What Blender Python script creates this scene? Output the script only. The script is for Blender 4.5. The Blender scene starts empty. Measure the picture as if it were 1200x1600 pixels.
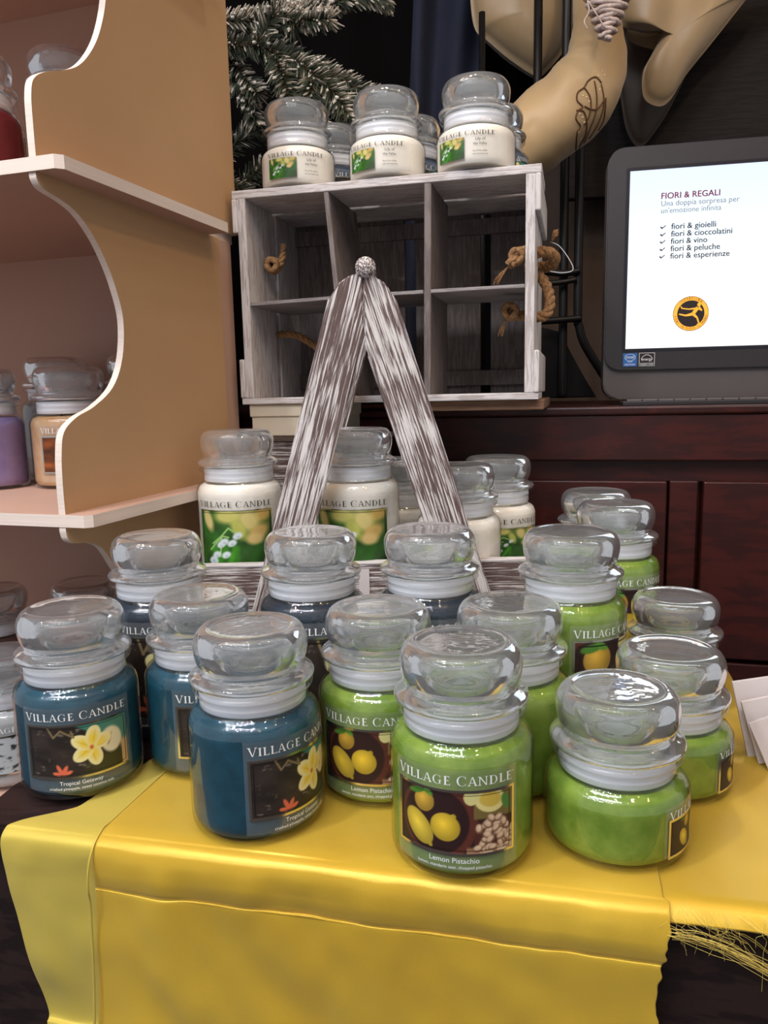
import bpy, bmesh, math, random
import numpy as np
from mathutils import Vector, Matrix, noise
from mathutils.bvhtree import BVHTree
PI = math.pi
random.seed(5)
S = bpy.context.scene
C = S.collection
ZE = 1.2                                   # eye height above the floor
# ------------------------------------------------------------------ camera
def setup_camera():
    th, r = math.radians(8.95), math.radians(1.2)
    F = Vector((0, math.cos(th), -math.sin(th))); R = Vector((1, 0, 0)); U = R.cross(F)
    R2 = math.cos(r)*R - math.sin(r)*U; U2 = math.sin(r)*R + math.cos(r)*U
    cd = bpy.data.cameras.new('camera'); cam = bpy.data.objects.new('camera', cd); C.objects.link(cam)
    cd.sensor_fit = 'VERTICAL'; cd.sensor_height = 36; cd.lens = 1190/1600*36; cd.clip_start = .02
    m = Matrix((R2, U2, -F)).transposed().to_4x4(); m.translation = (0, 0, ZE)
    cam.matrix_world = m; S.camera = cam
setup_camera()
# ------------------------------------------------------------------ world, lights, exposure
W = bpy.data.worlds.new('world'); S.world = W; W.use_nodes = True
W.node_tree.nodes['Background'].inputs[0].default_value = (.86, .88, .95, 1)
W.node_tree.nodes['Background'].inputs[1].default_value = .36
S.view_settings.view_transform = 'Standard'; S.view_settings.look = 'None'
S.view_settings.exposure = 0.45; S.view_settings.gamma = 1
S.cycles.use_denoising = True
S.cycles.sample_clamp_indirect = 4
S.cycles.max_bounces = 14; S.cycles.transparent_max_bounces = 24
S.cycles.transmission_bounces = 10; S.cycles.glossy_bounces = 5; S.cycles.diffuse_bounces = 3
def area(name, loc, size, power, col, target):
    l = bpy.data.lights.new(name, 'AREA'); l.shape = 'RECTANGLE'; l.size, l.size_y = size
    l.energy = power; l.color = col
    o = bpy.data.objects.new(name, l); C.objects.link(o); o.location = (loc[0], loc[1], loc[2]+ZE)
    d = Vector((target[0]-loc[0], target[1]-loc[1], target[2]-loc[2])); o.rotation_euler = d.to_track_quat('-Z', 'Y').to_euler()
def spot(name, loc, power, col, target, ang=60, rad=.03, blend=.6):
    l = bpy.data.lights.new(name, 'SPOT'); l.energy = power; l.color = col; l.spot_size = math.radians(ang)
    l.spot_blend = blend; l.shadow_soft_size = rad
    o = bpy.data.objects.new(name, l); C.objects.link(o); o.location = (loc[0], loc[1], loc[2]+ZE)
    d = Vector((target[0]-loc[0], target[1]-loc[1], target[2]-loc[2])); o.rotation_euler = d.to_track_quat('-Z', 'Y').to_euler()
area('overhead_fill_light', (-.5, -.2, 1.45), (1.4, .5), 9, (.95, .97, 1), (0, .8, -.2))  # added unseen soft fill overhead, not an actual ceiling panel
spot('ceiling_spot_light', (-.75, .05, 1.45), 26, (1, .97, .95), (.1, .75, -.2), 55, .035)
spot('ceiling_spot_light', (.55, -.3, 1.45), 8, (1, .88, .72), (.1, .8, -.1), 60, .035)
spot('ceiling_spot_light', (.9, .45, 1.42), 7, (1, .80, .58), (.35, 1.2, .4), 50, .03)
spot('ceiling_spot_light', (-1.0, .35, 1.45), 5, (1, .85, .7), (-.35, 1.0, 0), 60, .03)
spot('ceiling_spot_light', (.05, .62, 1.45), 8, (1, 1, 1), (.0, 1.05, .25), 34, .03)

# ------------------------------------------------------------------ materials
def s2l(c):
    return tuple(((v/255)/12.92 if v/255 <= .04045 else ((v/255+.055)/1.055)**2.4) for v in c)
def newmat(name):
    m = bpy.data.materials.new(name); m.use_nodes = True
    return m, m.node_tree.nodes, m.node_tree.links
def pr(name, col, rough=.5, metal=0, spec=.5, sss=0, coat=0, sheen=0, bump=0, bscale=200, noise_amt=0, nscale=30, emit=None, estr=0, stretch=(1, 1, 1), col2=None):
    m, N, L = newmat(name); b = N['Principled BSDF']
    c = s2l(col); b.inputs['Base Color'].default_value = (*c, 1)
    b.inputs['Roughness'].default_value = rough; b.inputs['Metallic'].default_value = metal
    b.inputs['Specular IOR Level'].default_value = spec
    b.inputs['Coat Weight'].default_value = coat; b.inputs['Coat Roughness'].default_value = .12
    b.inputs['Sheen Weight'].default_value = sheen
    if sss:
        b.inputs['Subsurface Weight'].default_value = sss; b.inputs['Subsurface Radius'].default_value = (.01, .01, .008)
        b.inputs['Subsurface Scale'].default_value = 1
    if emit:
        b.inputs['Emission Color'].default_value = (*s2l(emit), 1); b.inputs['Emission Strength'].default_value = estr
    tc = N.new('ShaderNodeTexCoord'); mp = N.new('ShaderNodeMapping'); mp.inputs['Scale'].default_value = stretch
    L.new(tc.outputs['Object'], mp.inputs['Vector'])
    if noise_amt or col2:
        n = N.new('ShaderNodeTexNoise'); n.inputs['Scale'].default_value = nscale; n.inputs['Detail'].default_value = 6
        L.new(mp.outputs[0], n.inputs['Vector'])
        r = N.new('ShaderNodeValToRGB'); r.color_ramp.elements[0].position = .35; r.color_ramp.elements[1].position = .65
        c2 = s2l(col2) if col2 else tuple(v*(1-noise_amt) for v in c)
        r.color_ramp.elements[0].color = (*c2, 1); r.color_ramp.elements[1].color = (*c, 1)
        L.new(n.outputs['Fac'], r.inputs[0]); L.new(r.outputs[0], b.inputs['Base Color'])
    if bump:
        n2 = N.new('ShaderNodeTexNoise'); n2.inputs['Scale'].default_value = bscale; n2.inputs['Detail'].default_value = 5
        L.new(mp.outputs[0], n2.inputs['Vector'])
        bp = N.new('ShaderNodeBump'); bp.inputs['Strength'].default_value = bump; bp.inputs['Distance'].default_value = .002
        L.new(n2.outputs['Fac'], bp.inputs['Height']); L.new(bp.outputs[0], b.inputs['Normal'])
    return m
def thin_glass(name, tint=(1, 1, 1), base=.085, rough=.02, milky=0):
    m, N, L = newmat(name); N.remove(N['Principled BSDF']); out = N['Material Output']
    lw = N.new('ShaderNodeLayerWeight'); lw.inputs['Blend'].default_value = .5
    p = N.new('ShaderNodeMath'); p.operation = 'POWER'; p.inputs[1].default_value = 4.0; L.new(lw.outputs['Facing'], p.inputs[0])
    a = N.new('ShaderNodeMath'); a.operation = 'MULTIPLY_ADD'; a.inputs[1].default_value = .8; a.inputs[2].default_value = base
    L.new(p.outputs[0], a.inputs[0])
    t = N.new('ShaderNodeBsdfTransparent'); t.inputs[0].default_value = (*tint, 1)
    g = N.new('ShaderNodeBsdfGlossy'); g.inputs['Roughness'].default_value = rough
    mx = N.new('ShaderNodeMixShader'); L.new(a.outputs[0], mx.inputs[0]); L.new(t.outputs[0], mx.inputs[1]); L.new(g.outputs[0], mx.inputs[2])
    last = mx
    if milky:
        d = N.new('ShaderNodeBsdfDiffuse'); d.inputs[0].default_value = (.8, .82, .84, 1)
        m2 = N.new('ShaderNodeMixShader'); m2.inputs[0].default_value = milky
        L.new(mx.outputs[0], m2.inputs[1]); L.new(d.outputs[0], m2.inputs[2]); last = m2
    L.new(last.outputs[0], out.inputs[0]); return m
def lid_glass(name):
    m, N, L = newmat(name); N.remove(N['Principled BSDF']); out = N['Material Output']
    g = N.new('ShaderNodeBsdfGlass'); g.inputs['IOR'].default_value = 1.46; g.inputs['Roughness'].default_value = .02
    g.inputs['Color'].default_value = (.985, .995, .995, 1)
    t = N.new('ShaderNodeBsdfTransparent'); t.inputs[0].default_value = (.97, .98, .98, 1)
    mx = N.new('ShaderNodeMixShader'); mx.inputs[0].default_value = .22
    tc = N.new('ShaderNodeTexCoord'); nz = N.new('ShaderNodeTexNoise'); nz.inputs['Scale'].default_value = 130; nz.inputs['Detail'].default_value = 1
    L.new(tc.outputs['Object'], nz.inputs['Vector']); bp = N.new('ShaderNodeBump'); bp.inputs['Strength'].default_value = .35; bp.inputs['Distance'].default_value = .0006
    L.new(nz.outputs['Fac'], bp.inputs['Height']); L.new(bp.outputs[0], g.inputs['Normal'])
    L.new(g.outputs[0], mx.inputs[1]); L.new(t.outputs[0], mx.inputs[2])
    d = N.new('ShaderNodeBsdfDiffuse'); d.inputs[0].default_value = (.86, .88, .9, 1)      # dust haze, plus painted whiteness standing in for ceiling-lamp reflections
    m2 = N.new('ShaderNodeMixShader'); m2.inputs[0].default_value = .075; L.new(mx.outputs[0], m2.inputs[1]); L.new(d.outputs[0], m2.inputs[2])
    L.new(m2.outputs[0], out.inputs[0]); return m
def vcol(name, rough=.45, spec=.4, bump=0):
    m, N, L = newmat(name); b = N['Principled BSDF']; b.inputs['Roughness'].default_value = rough; b.inputs['Specular IOR Level'].default_value = spec
    a = N.new('ShaderNodeVertexColor'); a.layer_name = 'Col'; L.new(a.outputs[0], b.inputs['Base Color']); return m
def wood(name, dark, light, amount=.5, grain=(4, 90, 90), rough=.7, scale=6, bump=.5, spec=.25):
    m, N, L = newmat(name); b = N['Principled BSDF']; b.inputs['Roughness'].default_value = rough; b.inputs['Specular IOR Level'].default_value = spec
    tc = N.new('ShaderNodeTexCoord'); mp = N.new('ShaderNodeMapping'); mp.inputs['Scale'].default_value = grain
    oi = N.new('ShaderNodeObjectInfo'); ad = N.new('ShaderNodeVectorMath'); ad.operation = 'ADD'
    mul = N.new('ShaderNodeMath'); mul.operation = 'MULTIPLY'; mul.inputs[1].default_value = 7; L.new(oi.outputs['Random'], mul.inputs[0])
    L.new(tc.outputs['Object'], ad.inputs[0]); L.new(mul.outputs[0], ad.inputs[1]); L.new(ad.outputs[0], mp.inputs['Vector'])
    n = N.new('ShaderNodeTexNoise'); n.inputs['Scale'].default_value = scale; n.inputs['Detail'].default_value = 8; n.inputs['Roughness'].default_value = .65
    n.inputs['Distortion'].default_value = .4
    L.new(mp.outputs[0], n.inputs['Vector'])
    n3 = N.new('ShaderNodeTexNoise'); n3.inputs['Scale'].default_value = 14; n3.inputs['Detail'].default_value = 2
    L.new(ad.outputs[0], n3.inputs['Vector'])
    mm = N.new('ShaderNodeMath'); mm.operation = 'MULTIPLY_ADD'; mm.inputs[1].default_value = .35; L.new(n3.outputs['Fac'], mm.inputs[0]); L.new(n.outputs['Fac'], mm.inputs[2])
    r = N.new('ShaderNodeValToRGB'); e = r.color_ramp.elements
    c = .675+(.5-amount)*.35
    e[0].position = c-.045; e[0].color = (*s2l(dark), 1); e[1].position = c+.045; e[1].color = (*s2l(light), 1)
    L.new(mm.outputs[0], r.inputs[0]); L.new(r.outputs[0], b.inputs['Base Color'])
    if bump:
        bp = N.new('ShaderNodeBump'); bp.inputs['Strength'].default_value = bump; bp.inputs['Distance'].default_value = .0012
        L.new(mm.outputs[0], bp.inputs['Height']); L.new(bp.outputs[0], b.inputs['Normal'])
    return m
def wax_mat(name, col, col2, rough=.42, sss=.25):
    return pr(name, col, rough=rough, sss=sss, spec=.4, noise_amt=1, nscale=60, col2=col2, bump=.15, bscale=260)

M = {}
M['glass'] = thin_glass('jar_glass')
M['lid'] = lid_glass('lid_glass')
M['film'] = thin_glass('clear_label_film', base=.04, rough=.15, milky=.07)
M['film_light'] = thin_glass('clear_label_film_light', base=.03, rough=.2, milky=.04)
M['seal'] = pr('frosted_seal', (226, 228, 232), rough=.35, sss=.3)
M['wax_blue'] = wax_mat('wax_teal_blue', (28, 78, 96), (20, 62, 78))
M['wax_green'] = wax_mat('wax_lime_green', (134, 158, 62), (104, 134, 40))
M['wax_slate'] = wax_mat('wax_dark_slate', (38, 50, 64), (28, 40, 52))  # darker, greyer wax than the medium jars with the same label
M['wax_white'] = wax_mat('wax_ivory', (240, 234, 222), (236, 229, 215))
M['wax_lilac'] = wax_mat('wax_lilac', (150, 132, 176), (140, 120, 168))
M['wax_amber'] = wax_mat('wax_amber', (196, 146, 92), (206, 170, 128))
M['wax_red'] = wax_mat('wax_dark_red', (112, 18, 30), (96, 12, 24))
M['wax_brown'] = wax_mat('wax_brown', (92, 66, 58), (76, 52, 46))
M['wax_orange'] = wax_mat('wax_orange', (190, 84, 30), (160, 66, 26))
M['wax_navy'] = wax_mat('wax_slate_blue', (44, 70, 98), (36, 58, 84))
M['wax_gray'] = wax_mat('wax_pale_grey', (176, 178, 178), (160, 162, 164))
M['foil'] = pr('silver_foil', (225, 222, 210), rough=.18, metal=1)
M['ink_white'] = pr('ink_white', (238, 240, 238), rough=.4)
M['ink_black'] = pr('ink_black', (22, 19, 19), rough=.5)
M['picture'] = vcol('printed_picture')
M['wick'] = pr('wick', (70, 62, 56), rough=.9)
M['satin'] = None
M['cream'] = pr('cream_painted_plywood', (194, 154, 112), rough=.55, spec=.3, noise_amt=.07, nscale=5, bump=.05, bscale=60)
M['cream_edge'] = pr('pale_plywood_edge', (232, 214, 200), rough=.6, noise_amt=.1, nscale=8, stretch=(1, 1, 60))
M['cream_in'] = pr('cream_inner_face', (192, 154, 134), rough=.6, noise_amt=.05, nscale=5)
M['white_board'] = pr('white_board', (236, 230, 226), rough=.5)
M['cream_box'] = pr('cream_carton', (206, 194, 172), rough=.6)
M['ww_leg'] = wood('whitewashed_wood', (96, 78, 74), (214, 208, 204), .47, (3, 90, 90), bump=.6)
M['ww_crate'] = wood('pale_whitewashed_wood', (172, 162, 158), (206, 200, 198), .58, (5, 60, 60), bump=.3)
M['ww_crate_z'] = wood('pale_whitewashed_wood_upright', (172, 162, 158), (206, 200, 198), .58, (60, 60, 5), bump=.3)
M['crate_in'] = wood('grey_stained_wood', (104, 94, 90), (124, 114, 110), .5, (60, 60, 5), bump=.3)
M['crate_shelf'] = wood('grey_stained_wood_along', (128, 120, 118), (150, 144, 142), .5, (5, 60, 60), bump=.3)
M['rope'] = pr('jute_rope', (170, 126, 82), rough=.9, noise_amt=.5, nscale=300, bump=.6, bscale=500)
M['mahog'] = wood('dark_mahogany', (44, 12, 9), (60, 17, 12), .5, (2, 10, 10), rough=.42, bump=.03, spec=.35)
M['table'] = wood('espresso_table_wood', (30, 20, 20), (44, 30, 28), .5, (2, 14, 14), rough=.4, bump=.1, spec=.4)
M['plank'] = pr('raw_brown_plank', (132, 98, 74), rough=.8, noise_amt=.4, nscale=20, stretch=(1, 12, 12))
M['black_iron'] = pr('black_iron', (16, 13, 13), rough=.45, spec=.4)
M['wall_dark'] = pr('dark_wall', (9, 7, 7), rough=.9, spec=.1, noise_amt=.3, nscale=4)
M['wall_taupe'] = pr('taupe_wall', (74, 60, 50), rough=.9, noise_amt=.12, nscale=3)
M['bezel'] = pr('anthracite_plastic', (38, 34, 37), rough=.5)
M['bezel_in'] = pr('black_gloss_plastic', (24, 22, 32), rough=.3)
M['chin'] = pr('warm_grey_plastic', (80, 73, 72), rough=.5)
M['fabric'] = pr('champagne_satin', (196, 164, 118), rough=.5, sheen=.3, noise_amt=.08, nscale=14, bump=.1, bscale=900)
M['fabric_b'] = pr('champagne_satin_drape', (168, 142, 104), rough=.4, sheen=.4, noise_amt=.08, nscale=8)
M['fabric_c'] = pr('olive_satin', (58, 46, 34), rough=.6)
M['lace'] = pr('brown_embroidery', (100, 66, 36), rough=.8)
M['lace_dot'] = pr('pale_embroidery_dot', (232, 210, 170), rough=.7)
M['rattan'] = pr('pale_rattan', (222, 200, 190), rough=.7, noise_amt=.4, nscale=120)
M['slate'] = pr('slate_cloth', (50, 54, 70), rough=.9, spec=.1, noise_amt=.2, nscale=10)
M['bark'] = pr('fir_bark', (64, 46, 36), rough=.9)
M['needle'] = vcol('fir_needle', rough=.6)
M['snow'] = pr('flocked_snow', (226, 220, 208), rough=.95, bump=.8, bscale=400)
M['thread'] = pr('yellow_thread', (222, 196, 96), rough=.6)
M['paper'] = pr('white_paper', (206, 196, 194), rough=.7)
M['floor'] = pr('dark_floor', (58, 48, 44), rough=.6, noise_amt=.2, nscale=3)
M['ceiling'] = pr('ceiling_paint', (214, 210, 204), rough=.9)
M['lamp_cool'] = pr('cool_led', (255, 255, 255), emit=(235, 242, 255), estr=170)
M['lamp_warm'] = pr('warm_led', (255, 240, 220), emit=(255, 205, 150), estr=130)
M['housing'] = pr('white_lamp_housing', (220, 220, 220), rough=.4)
M['key'] = pr('grey_keys', (92, 86, 86), rough=.5)
M['nylon'] = pr('clear_nylon_string', (200, 200, 205), rough=.3)
def satin(name, c, c2, rough):
    m, N, L = newmat(name); b = N['Principled BSDF']
    b.inputs['Roughness'].default_value = rough; b.inputs['Specular IOR Level'].default_value = .6
    b.inputs['Specular Tint'].default_value = (1, .86, .45, 1)
    b.inputs['Metallic'].default_value = .15
    b.inputs['Anisotropic'].default_value = .4
    b.inputs['Sheen Weight'].default_value = .15
    tc = N.new('ShaderNodeTexCoord'); n = N.new('ShaderNodeTexNoise'); n.inputs['Scale'].default_value = 9; L.new(tc.outputs['Object'], n.inputs['Vector'])
    r = N.new('ShaderNodeValToRGB'); r.color_ramp.elements[0].color = (*s2l(c2), 1); r.color_ramp.elements[1].color = (*s2l(c), 1)
    r.color_ramp.elements[0].position = .35; r.color_ramp.elements[1].position = .65
    L.new(n.outputs['Fac'], r.inputs[0]); L.new(r.outputs[0], b.inputs['Base Color'])
    w = N.new('ShaderNodeTexNoise'); w.inputs['Scale'].default_value = 900; L.new(tc.outputs['Object'], w.inputs['Vector'])
    bp = N.new('ShaderNodeBump'); bp.inputs['Strength'].default_value = .12; bp.inputs['Distance'].default_value = .0005
    L.new(w.outputs['Fac'], bp.inputs['Height']); L.new(bp.outputs[0], b.inputs['Normal'])
    return m
M['satin'] = satin('yellow_satin', (204, 168, 54), (192, 155, 45), .31)
M['satin_pale'] = satin('yellow_satin_reverse', (200, 178, 78), (190, 168, 68), .48)

# ------------------------------------------------------------------ mesh helpers
def V(x, y, z): return Vector((x, y, z+ZE))
def obj(name, verts, faces, mat, parent=None, smooth=False, loc=None, rot=None):
    me = bpy.data.meshes.new(name); me.from_pydata([tuple(v) for v in verts], [], faces); me.update()
    o = bpy.data.objects.new(name, me); C.objects.link(o)
    mats = mat if isinstance(mat, (list, tuple)) else [mat]
    for m in mats: me.materials.append(m)
    if smooth: me.polygons.foreach_set('use_smooth', [True]*len(me.polygons))
    if parent: o.parent = parent
    if loc is not None: o.location = loc
    if rot is not None: o.rotation_euler = rot
    return o
def obj_bm(name, bm, mat, parent=None, smooth=False, **k):
    bmesh.ops.recalc_face_normals(bm, faces=bm.faces[:])
    me = bpy.data.meshes.new(name); bm.to_mesh(me); bm.free()
    o = bpy.data.objects.new(name, me); C.objects.link(o)
    for m in (mat if isinstance(mat, (list, tuple)) else [mat]): me.materials.append(m)
    if smooth: me.polygons.foreach_set('use_smooth', [True]*len(me.polygons))
    if parent: o.parent = parent
    if k.get('loc') is not None: o.location = k['loc']
    if k.get('rot') is not None: o.rotation_euler = k['rot']
    return o
def tag(o, label, cat, group=None, kind=None):
    if label: o['label'] = label
    if cat: o['category'] = cat
    if group: o['group'] = group
    if kind: o['kind'] = kind
    return o
def thing(name, label, cat, loc, rz=0, group=None):
    o = bpy.data.objects.new(name, None); o.empty_display_size = .05; C.objects.link(o)
    o.location = (loc[0], loc[1], loc[2]+ZE); o.rotation_euler = (0, 0, rz)
    return tag(o, label, cat, group)
def box_bm(x0, x1, y0, y1, z0, z1, bev=.0015, bm=None):
    bm = bm or bmesh.new(); n0 = len(bm.verts)
    vs = [bm.verts.new((x, y, z)) for x in (x0, x1) for y in (y0, y1) for z in (z0, z1)]
    f = [(0, 1, 3, 2), (4, 6, 7, 5), (0, 4, 5, 1), (2, 3, 7, 6), (0, 2, 6, 4), (1, 5, 7, 3)]
    fs = [bm.faces.new([vs[i] for i in q]) for q in f]
    if bev:
        es = list({e for q in fs for e in q.edges})
        bmesh.ops.bevel(bm, geom=es, offset=bev, segments=2, affect='EDGES', profile=.5)
    return bm
def box(name, x0, x1, y0, y1, z0, z1, mat, parent=None, bev=.0015, **k):
    return obj_bm(name, box_bm(x0, x1, y0, y1, z0, z1, bev), mat, parent, **k)
def prism(name, pts, y0, y1, mat, parent=None, bev=.0015, ang=0, cx=0, cz=0):
    """outline in x,z extruded over y; built in a frame turned by ang (about Y) so that wood grain follows local X"""
    c, s = math.cos(ang), math.sin(ang)
    q = [((x-cx)*c+(z-cz)*s, -(x-cx)*s+(z-cz)*c) for x, z in pts]
    bm = bmesh.new(); a = [bm.verts.new((x, y0, z)) for x, z in q]; b = [bm.verts.new((x, y1, z)) for x, z in q]
    n = len(q); fs = [bm.faces.new(a), bm.faces.new(b[::-1])]
    for i in range(n): bm.faces.new((a[i], a[(i+1) % n], b[(i+1) % n], b[i]))
    if bev: bmesh.ops.bevel(bm, geom=list({e for f in fs for e in f.edges}), offset=bev, segments=2, affect='EDGES')
    return obj_bm(name, bm, mat, parent, loc=(cx, 0, cz), rot=(0, -ang, 0))
def lathe(prof, n=64, closed=False):
    vs = []; fs = []; m = len(prof)
    for r, z in prof:
        for i in range(n):
            a = 2*PI*i/n; vs.append((r*math.cos(a), r*math.sin(a), z))
    for k in range(m if closed else m-1):
        k2 = (k+1) % m
        for i in range(n):
            j = (i+1) % n; fs.append((k*n+i, k*n+j, k2*n+j, k2*n+i))
    return vs, fs
def smooth_prof(pts, sub=4):
    """Catmull-Rom through profile points"""
    out = []; P = [pts[0]]+list(pts)+[pts[-1]]
    for i in range(1, len(P)-2):
        p0, p1, p2, p3 = [np.array(P[j], float) for j in (i-1, i, i+1, i+2)]
        for t in np.linspace(0, 1, sub, endpoint=False):
            out.append(tuple(.5*((2*p1)+(-p0+p2)*t+(2*p0-5*p1+4*p2-p3)*t*t+(-p0+3*p1-3*p2+p3)*t**3)))
    out.append(tuple(pts[-1])); return out
def tube(path, radii, n=16, cap=True, wob=None):
    path = [Vector(p) for p in path]; m = len(path); vs = []; fs = []
    up = Vector((0, 0, 1)); prevx = None
    for i, p in enumerate(path):
        t = (path[min(i+1, m-1)]-path[max(i-1, 0)]).normalized()
        x = (prevx - t*prevx.dot(t)) if prevx is not None else t.cross(up if abs(t.z) < .9 else Vector((0, 1, 0)))
        x.normalize(); y = t.cross(x); prevx = x
        r = radii[i] if hasattr(radii, '__len__') else radii
        for k in range(n):
            a = 2*PI*k/n; rr = r*(1+(wob(i/m, a) if wob else 0))
            vs.append(p+x*math.cos(a)*rr+y*math.sin(a)*rr)
    for i in range(m-1):
        for k in range(n):
            j = (k+1) % n; fs.append((i*n+k, i*n+j, (i+1)*n+j, (i+1)*n+k))
    if cap: fs.append(tuple(range(n))[::-1]); fs.append(tuple((m-1)*n+k for k in range(n)))
    return vs, fs
def catmull(pts, sub=8):
    return [Vector(p) for p in smooth_prof([tuple(p) for p in pts], sub)]
def join(parts):
    vs = []; fs = []
    for v, f in parts:
        o = len(vs); vs += list(v); fs += [tuple(i+o for i in q) for q in f]
    return vs, fs
def rope_geo(path, r, n=10, twist=220):
    """three twisted strands"""
    path = catmull(path, 10); L = [0]
    for a, b in zip(path, path[1:]): L.append(L[-1]+(b-a).length)
    parts = []; prevx = None; fr = []
    for i, p in enumerate(path):
        t = (path[min(i+1, len(path)-1)]-path[max(i-1, 0)]).normalized()
        x = (prevx-t*prevx.dot(t)) if prevx is not None else t.cross(Vector((.3, .2, 1))); x.normalize(); prevx = x; fr.append((x, t.cross(x)))
    for k in range(3):
        q = [p+fr[i][0]*math.cos(2*PI*k/3+L[i]*twist)*r*.5+fr[i][1]*math.sin(2*PI*k/3+L[i]*twist)*r*.5 for i, p in enumerate(path)]
        parts.append(tube(q, r*.56, 8))
    return join(parts)

# ------------------------------------------------------------------ lettering
def bar(x0, y0, x1, y1, w0, w1=None):
    w1 = w0 if w1 is None else w1
    return [(x0-w0/2, y0), (x0+w0/2, y0), (x1+w1/2, y1), (x1-w1/2, y1)]
def hbar(x0, x1, y, w): return [(x0, y-w/2), (x1, y-w/2), (x1, y+w/2), (x0, y+w/2)]
def arc(cx, cy, rx, ry, a0, a1, thick, n=14):
    q = []
    for i in range(n):
        t0, t1 = [math.radians(a0+(a1-a0)*k/n) for k in (i, i+1)]
        w0, w1 = thick(t0), thick(t1)
        q.append([(cx+(rx-w0)*math.cos(t0), cy+(ry-w0*.55)*math.sin(t0)), (cx+rx*math.cos(t0), cy+ry*math.sin(t0)),
                  (cx+rx*math.cos(t1), cy+ry*math.sin(t1)), (cx+(rx-w1)*math.cos(t1), cy+(ry-w1*.55)*math.sin(t1))])
    return q
TH, TN, SF = .16, .075, .06
def serif(x, y, w=.3): return hbar(x-w/2, x+w/2, y+(SF/2 if y < .5 else -SF/2), SF)
def glyph(c):
    if c == 'I': return [bar(.18, 0, .18, 1, TH), serif(.18, 0), serif(.18, 1)], .38
    if c == 'L': return [bar(.2, 0, .2, 1, TH), serif(.18, 1), hbar(.06, .6, SF/2, SF), bar(.6, 0, .63, .22, .06, .03)], .68
    if c == 'V': return [bar(.12, 1, .43, 0, .15, .10), bar(.76, 1, .46, 0, .05, .06), serif(.12, 1, .3), serif(.76, 1, .24)], .88
    if c == 'A': return [bar(.10, 0, .40, 1, .05, .06), bar(.72, 0, .43, 1, .15, .10), hbar(.2, .6, .34, .05), serif(.10, 0, .24), serif(.72, 0, .3)], .84
    if c == 'E': return [bar(.2, 0, .2, 1, TH), hbar(.06, .58, SF/2, SF), hbar(.06, .54, 1-SF/2, SF), hbar(.2, .46, .52, .05),
                         bar(.58, 0, .61, .2, .06, .03), bar(.54, 1, .56, .82, .05, .03), bar(.46, .42, .46, .62, .035)], .70
    if c == 'N': return [bar(.16, 0, .16, 1, TN), bar(.78, 0, .78, 1, TN), bar(.15, 1, .78, 0, .14, .10), serif(.16, 0, .26), serif(.1, 1, .22), serif(.78, 1, .26)], .95
    if c == 'D': return [bar(.2, 0, .2, 1, TH), serif(.18, 0), serif(.18, 1), hbar(.2, .4, SF/2, SF), hbar(.2, .4, 1-SF/2, SF)] + \
        arc(.38, .5, .44, .5, -90, 90, lambda t: .05+.09*abs(math.cos(t))), .92
    if c in 'CG':
        g = arc(.46, .5, .42, .52, 48, 312, lambda t: .05+.09*max(0, -math.cos(t)))+[bar(.75, .72, .76, .98, .045, .03)]
        if c == 'G': g += [bar(.73, .05, .73, .44, .11), hbar(.6, .86, .44, SF)]
        else: g += [bar(.75, .24, .77, .06, .03, .02)]
        return g, .88 if c == 'C' else .96
    return [], .34
def brand_polys(width, height):
    """VILLAGE CANDLE in small capitals, fitted to width, baseline 0, centred on x=0"""
    out = []; x = 0
    for i, c in enumerate('VILLAGE CANDLE'):
        k = 1.09 if i in (0, 8) else 1
        g, adv = glyph(c)
        for q in g: out.append([(x+px*k, py*k-(.08 if k > 1 and c == 'V' else 0)*0) for px, py in q])
        x += (adv+.07)*k
    ring = arc(x+.03, .95, .06, .06, 0, 360, lambda t: .03, 8); out += ring; x += .1
    return [[((px-x/2)/x*width, py*height) for px, py in q] for q in out]
_tc = {}
def text_polys(s, size, align='CENTER'):
    key = (s, align)
    if key not in _tc:
        cu = bpy.data.curves.new('t', 'FONT'); cu.body = s; cu.size = 1; cu.align_x = align; cu.resolution_u = 3
        o = bpy.data.objects.new('t', cu); C.objects.link(o)
        dg = bpy.context.evaluated_depsgraph_get(); dg.update(); e = o.evaluated_get(dg); me = e.to_mesh()
        vs = [(v.co.x, v.co.y) for v in me.vertices]; _tc[key] = [[vs[i] for i in p.vertices] for p in me.polygons]
        e.to_mesh_clear(); bpy.data.objects.remove(o); bpy.data.curves.remove(cu)
    return [[(x*size, y*size) for x, y in p] for p in _tc[key]]
def shift(polys, dx, dy): return [[(x+dx, y+dy) for x, y in p] for p in polys]
def widen(polys, w):
    xs = [x for p in polys for x, y in p]; k = w/(max(xs)-min(xs)); return [[(x*k, y*k) for x, y in p] for p in polys], k
def wrap(polys, R):
    vs = []; fs = []
    for p in polys:
        n = len(vs); vs += [(R*math.sin(x/R), -R*math.cos(x/R), y) for x, y in p]; fs.append(tuple(range(n, n+len(p))))
    return vs, fs

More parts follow.
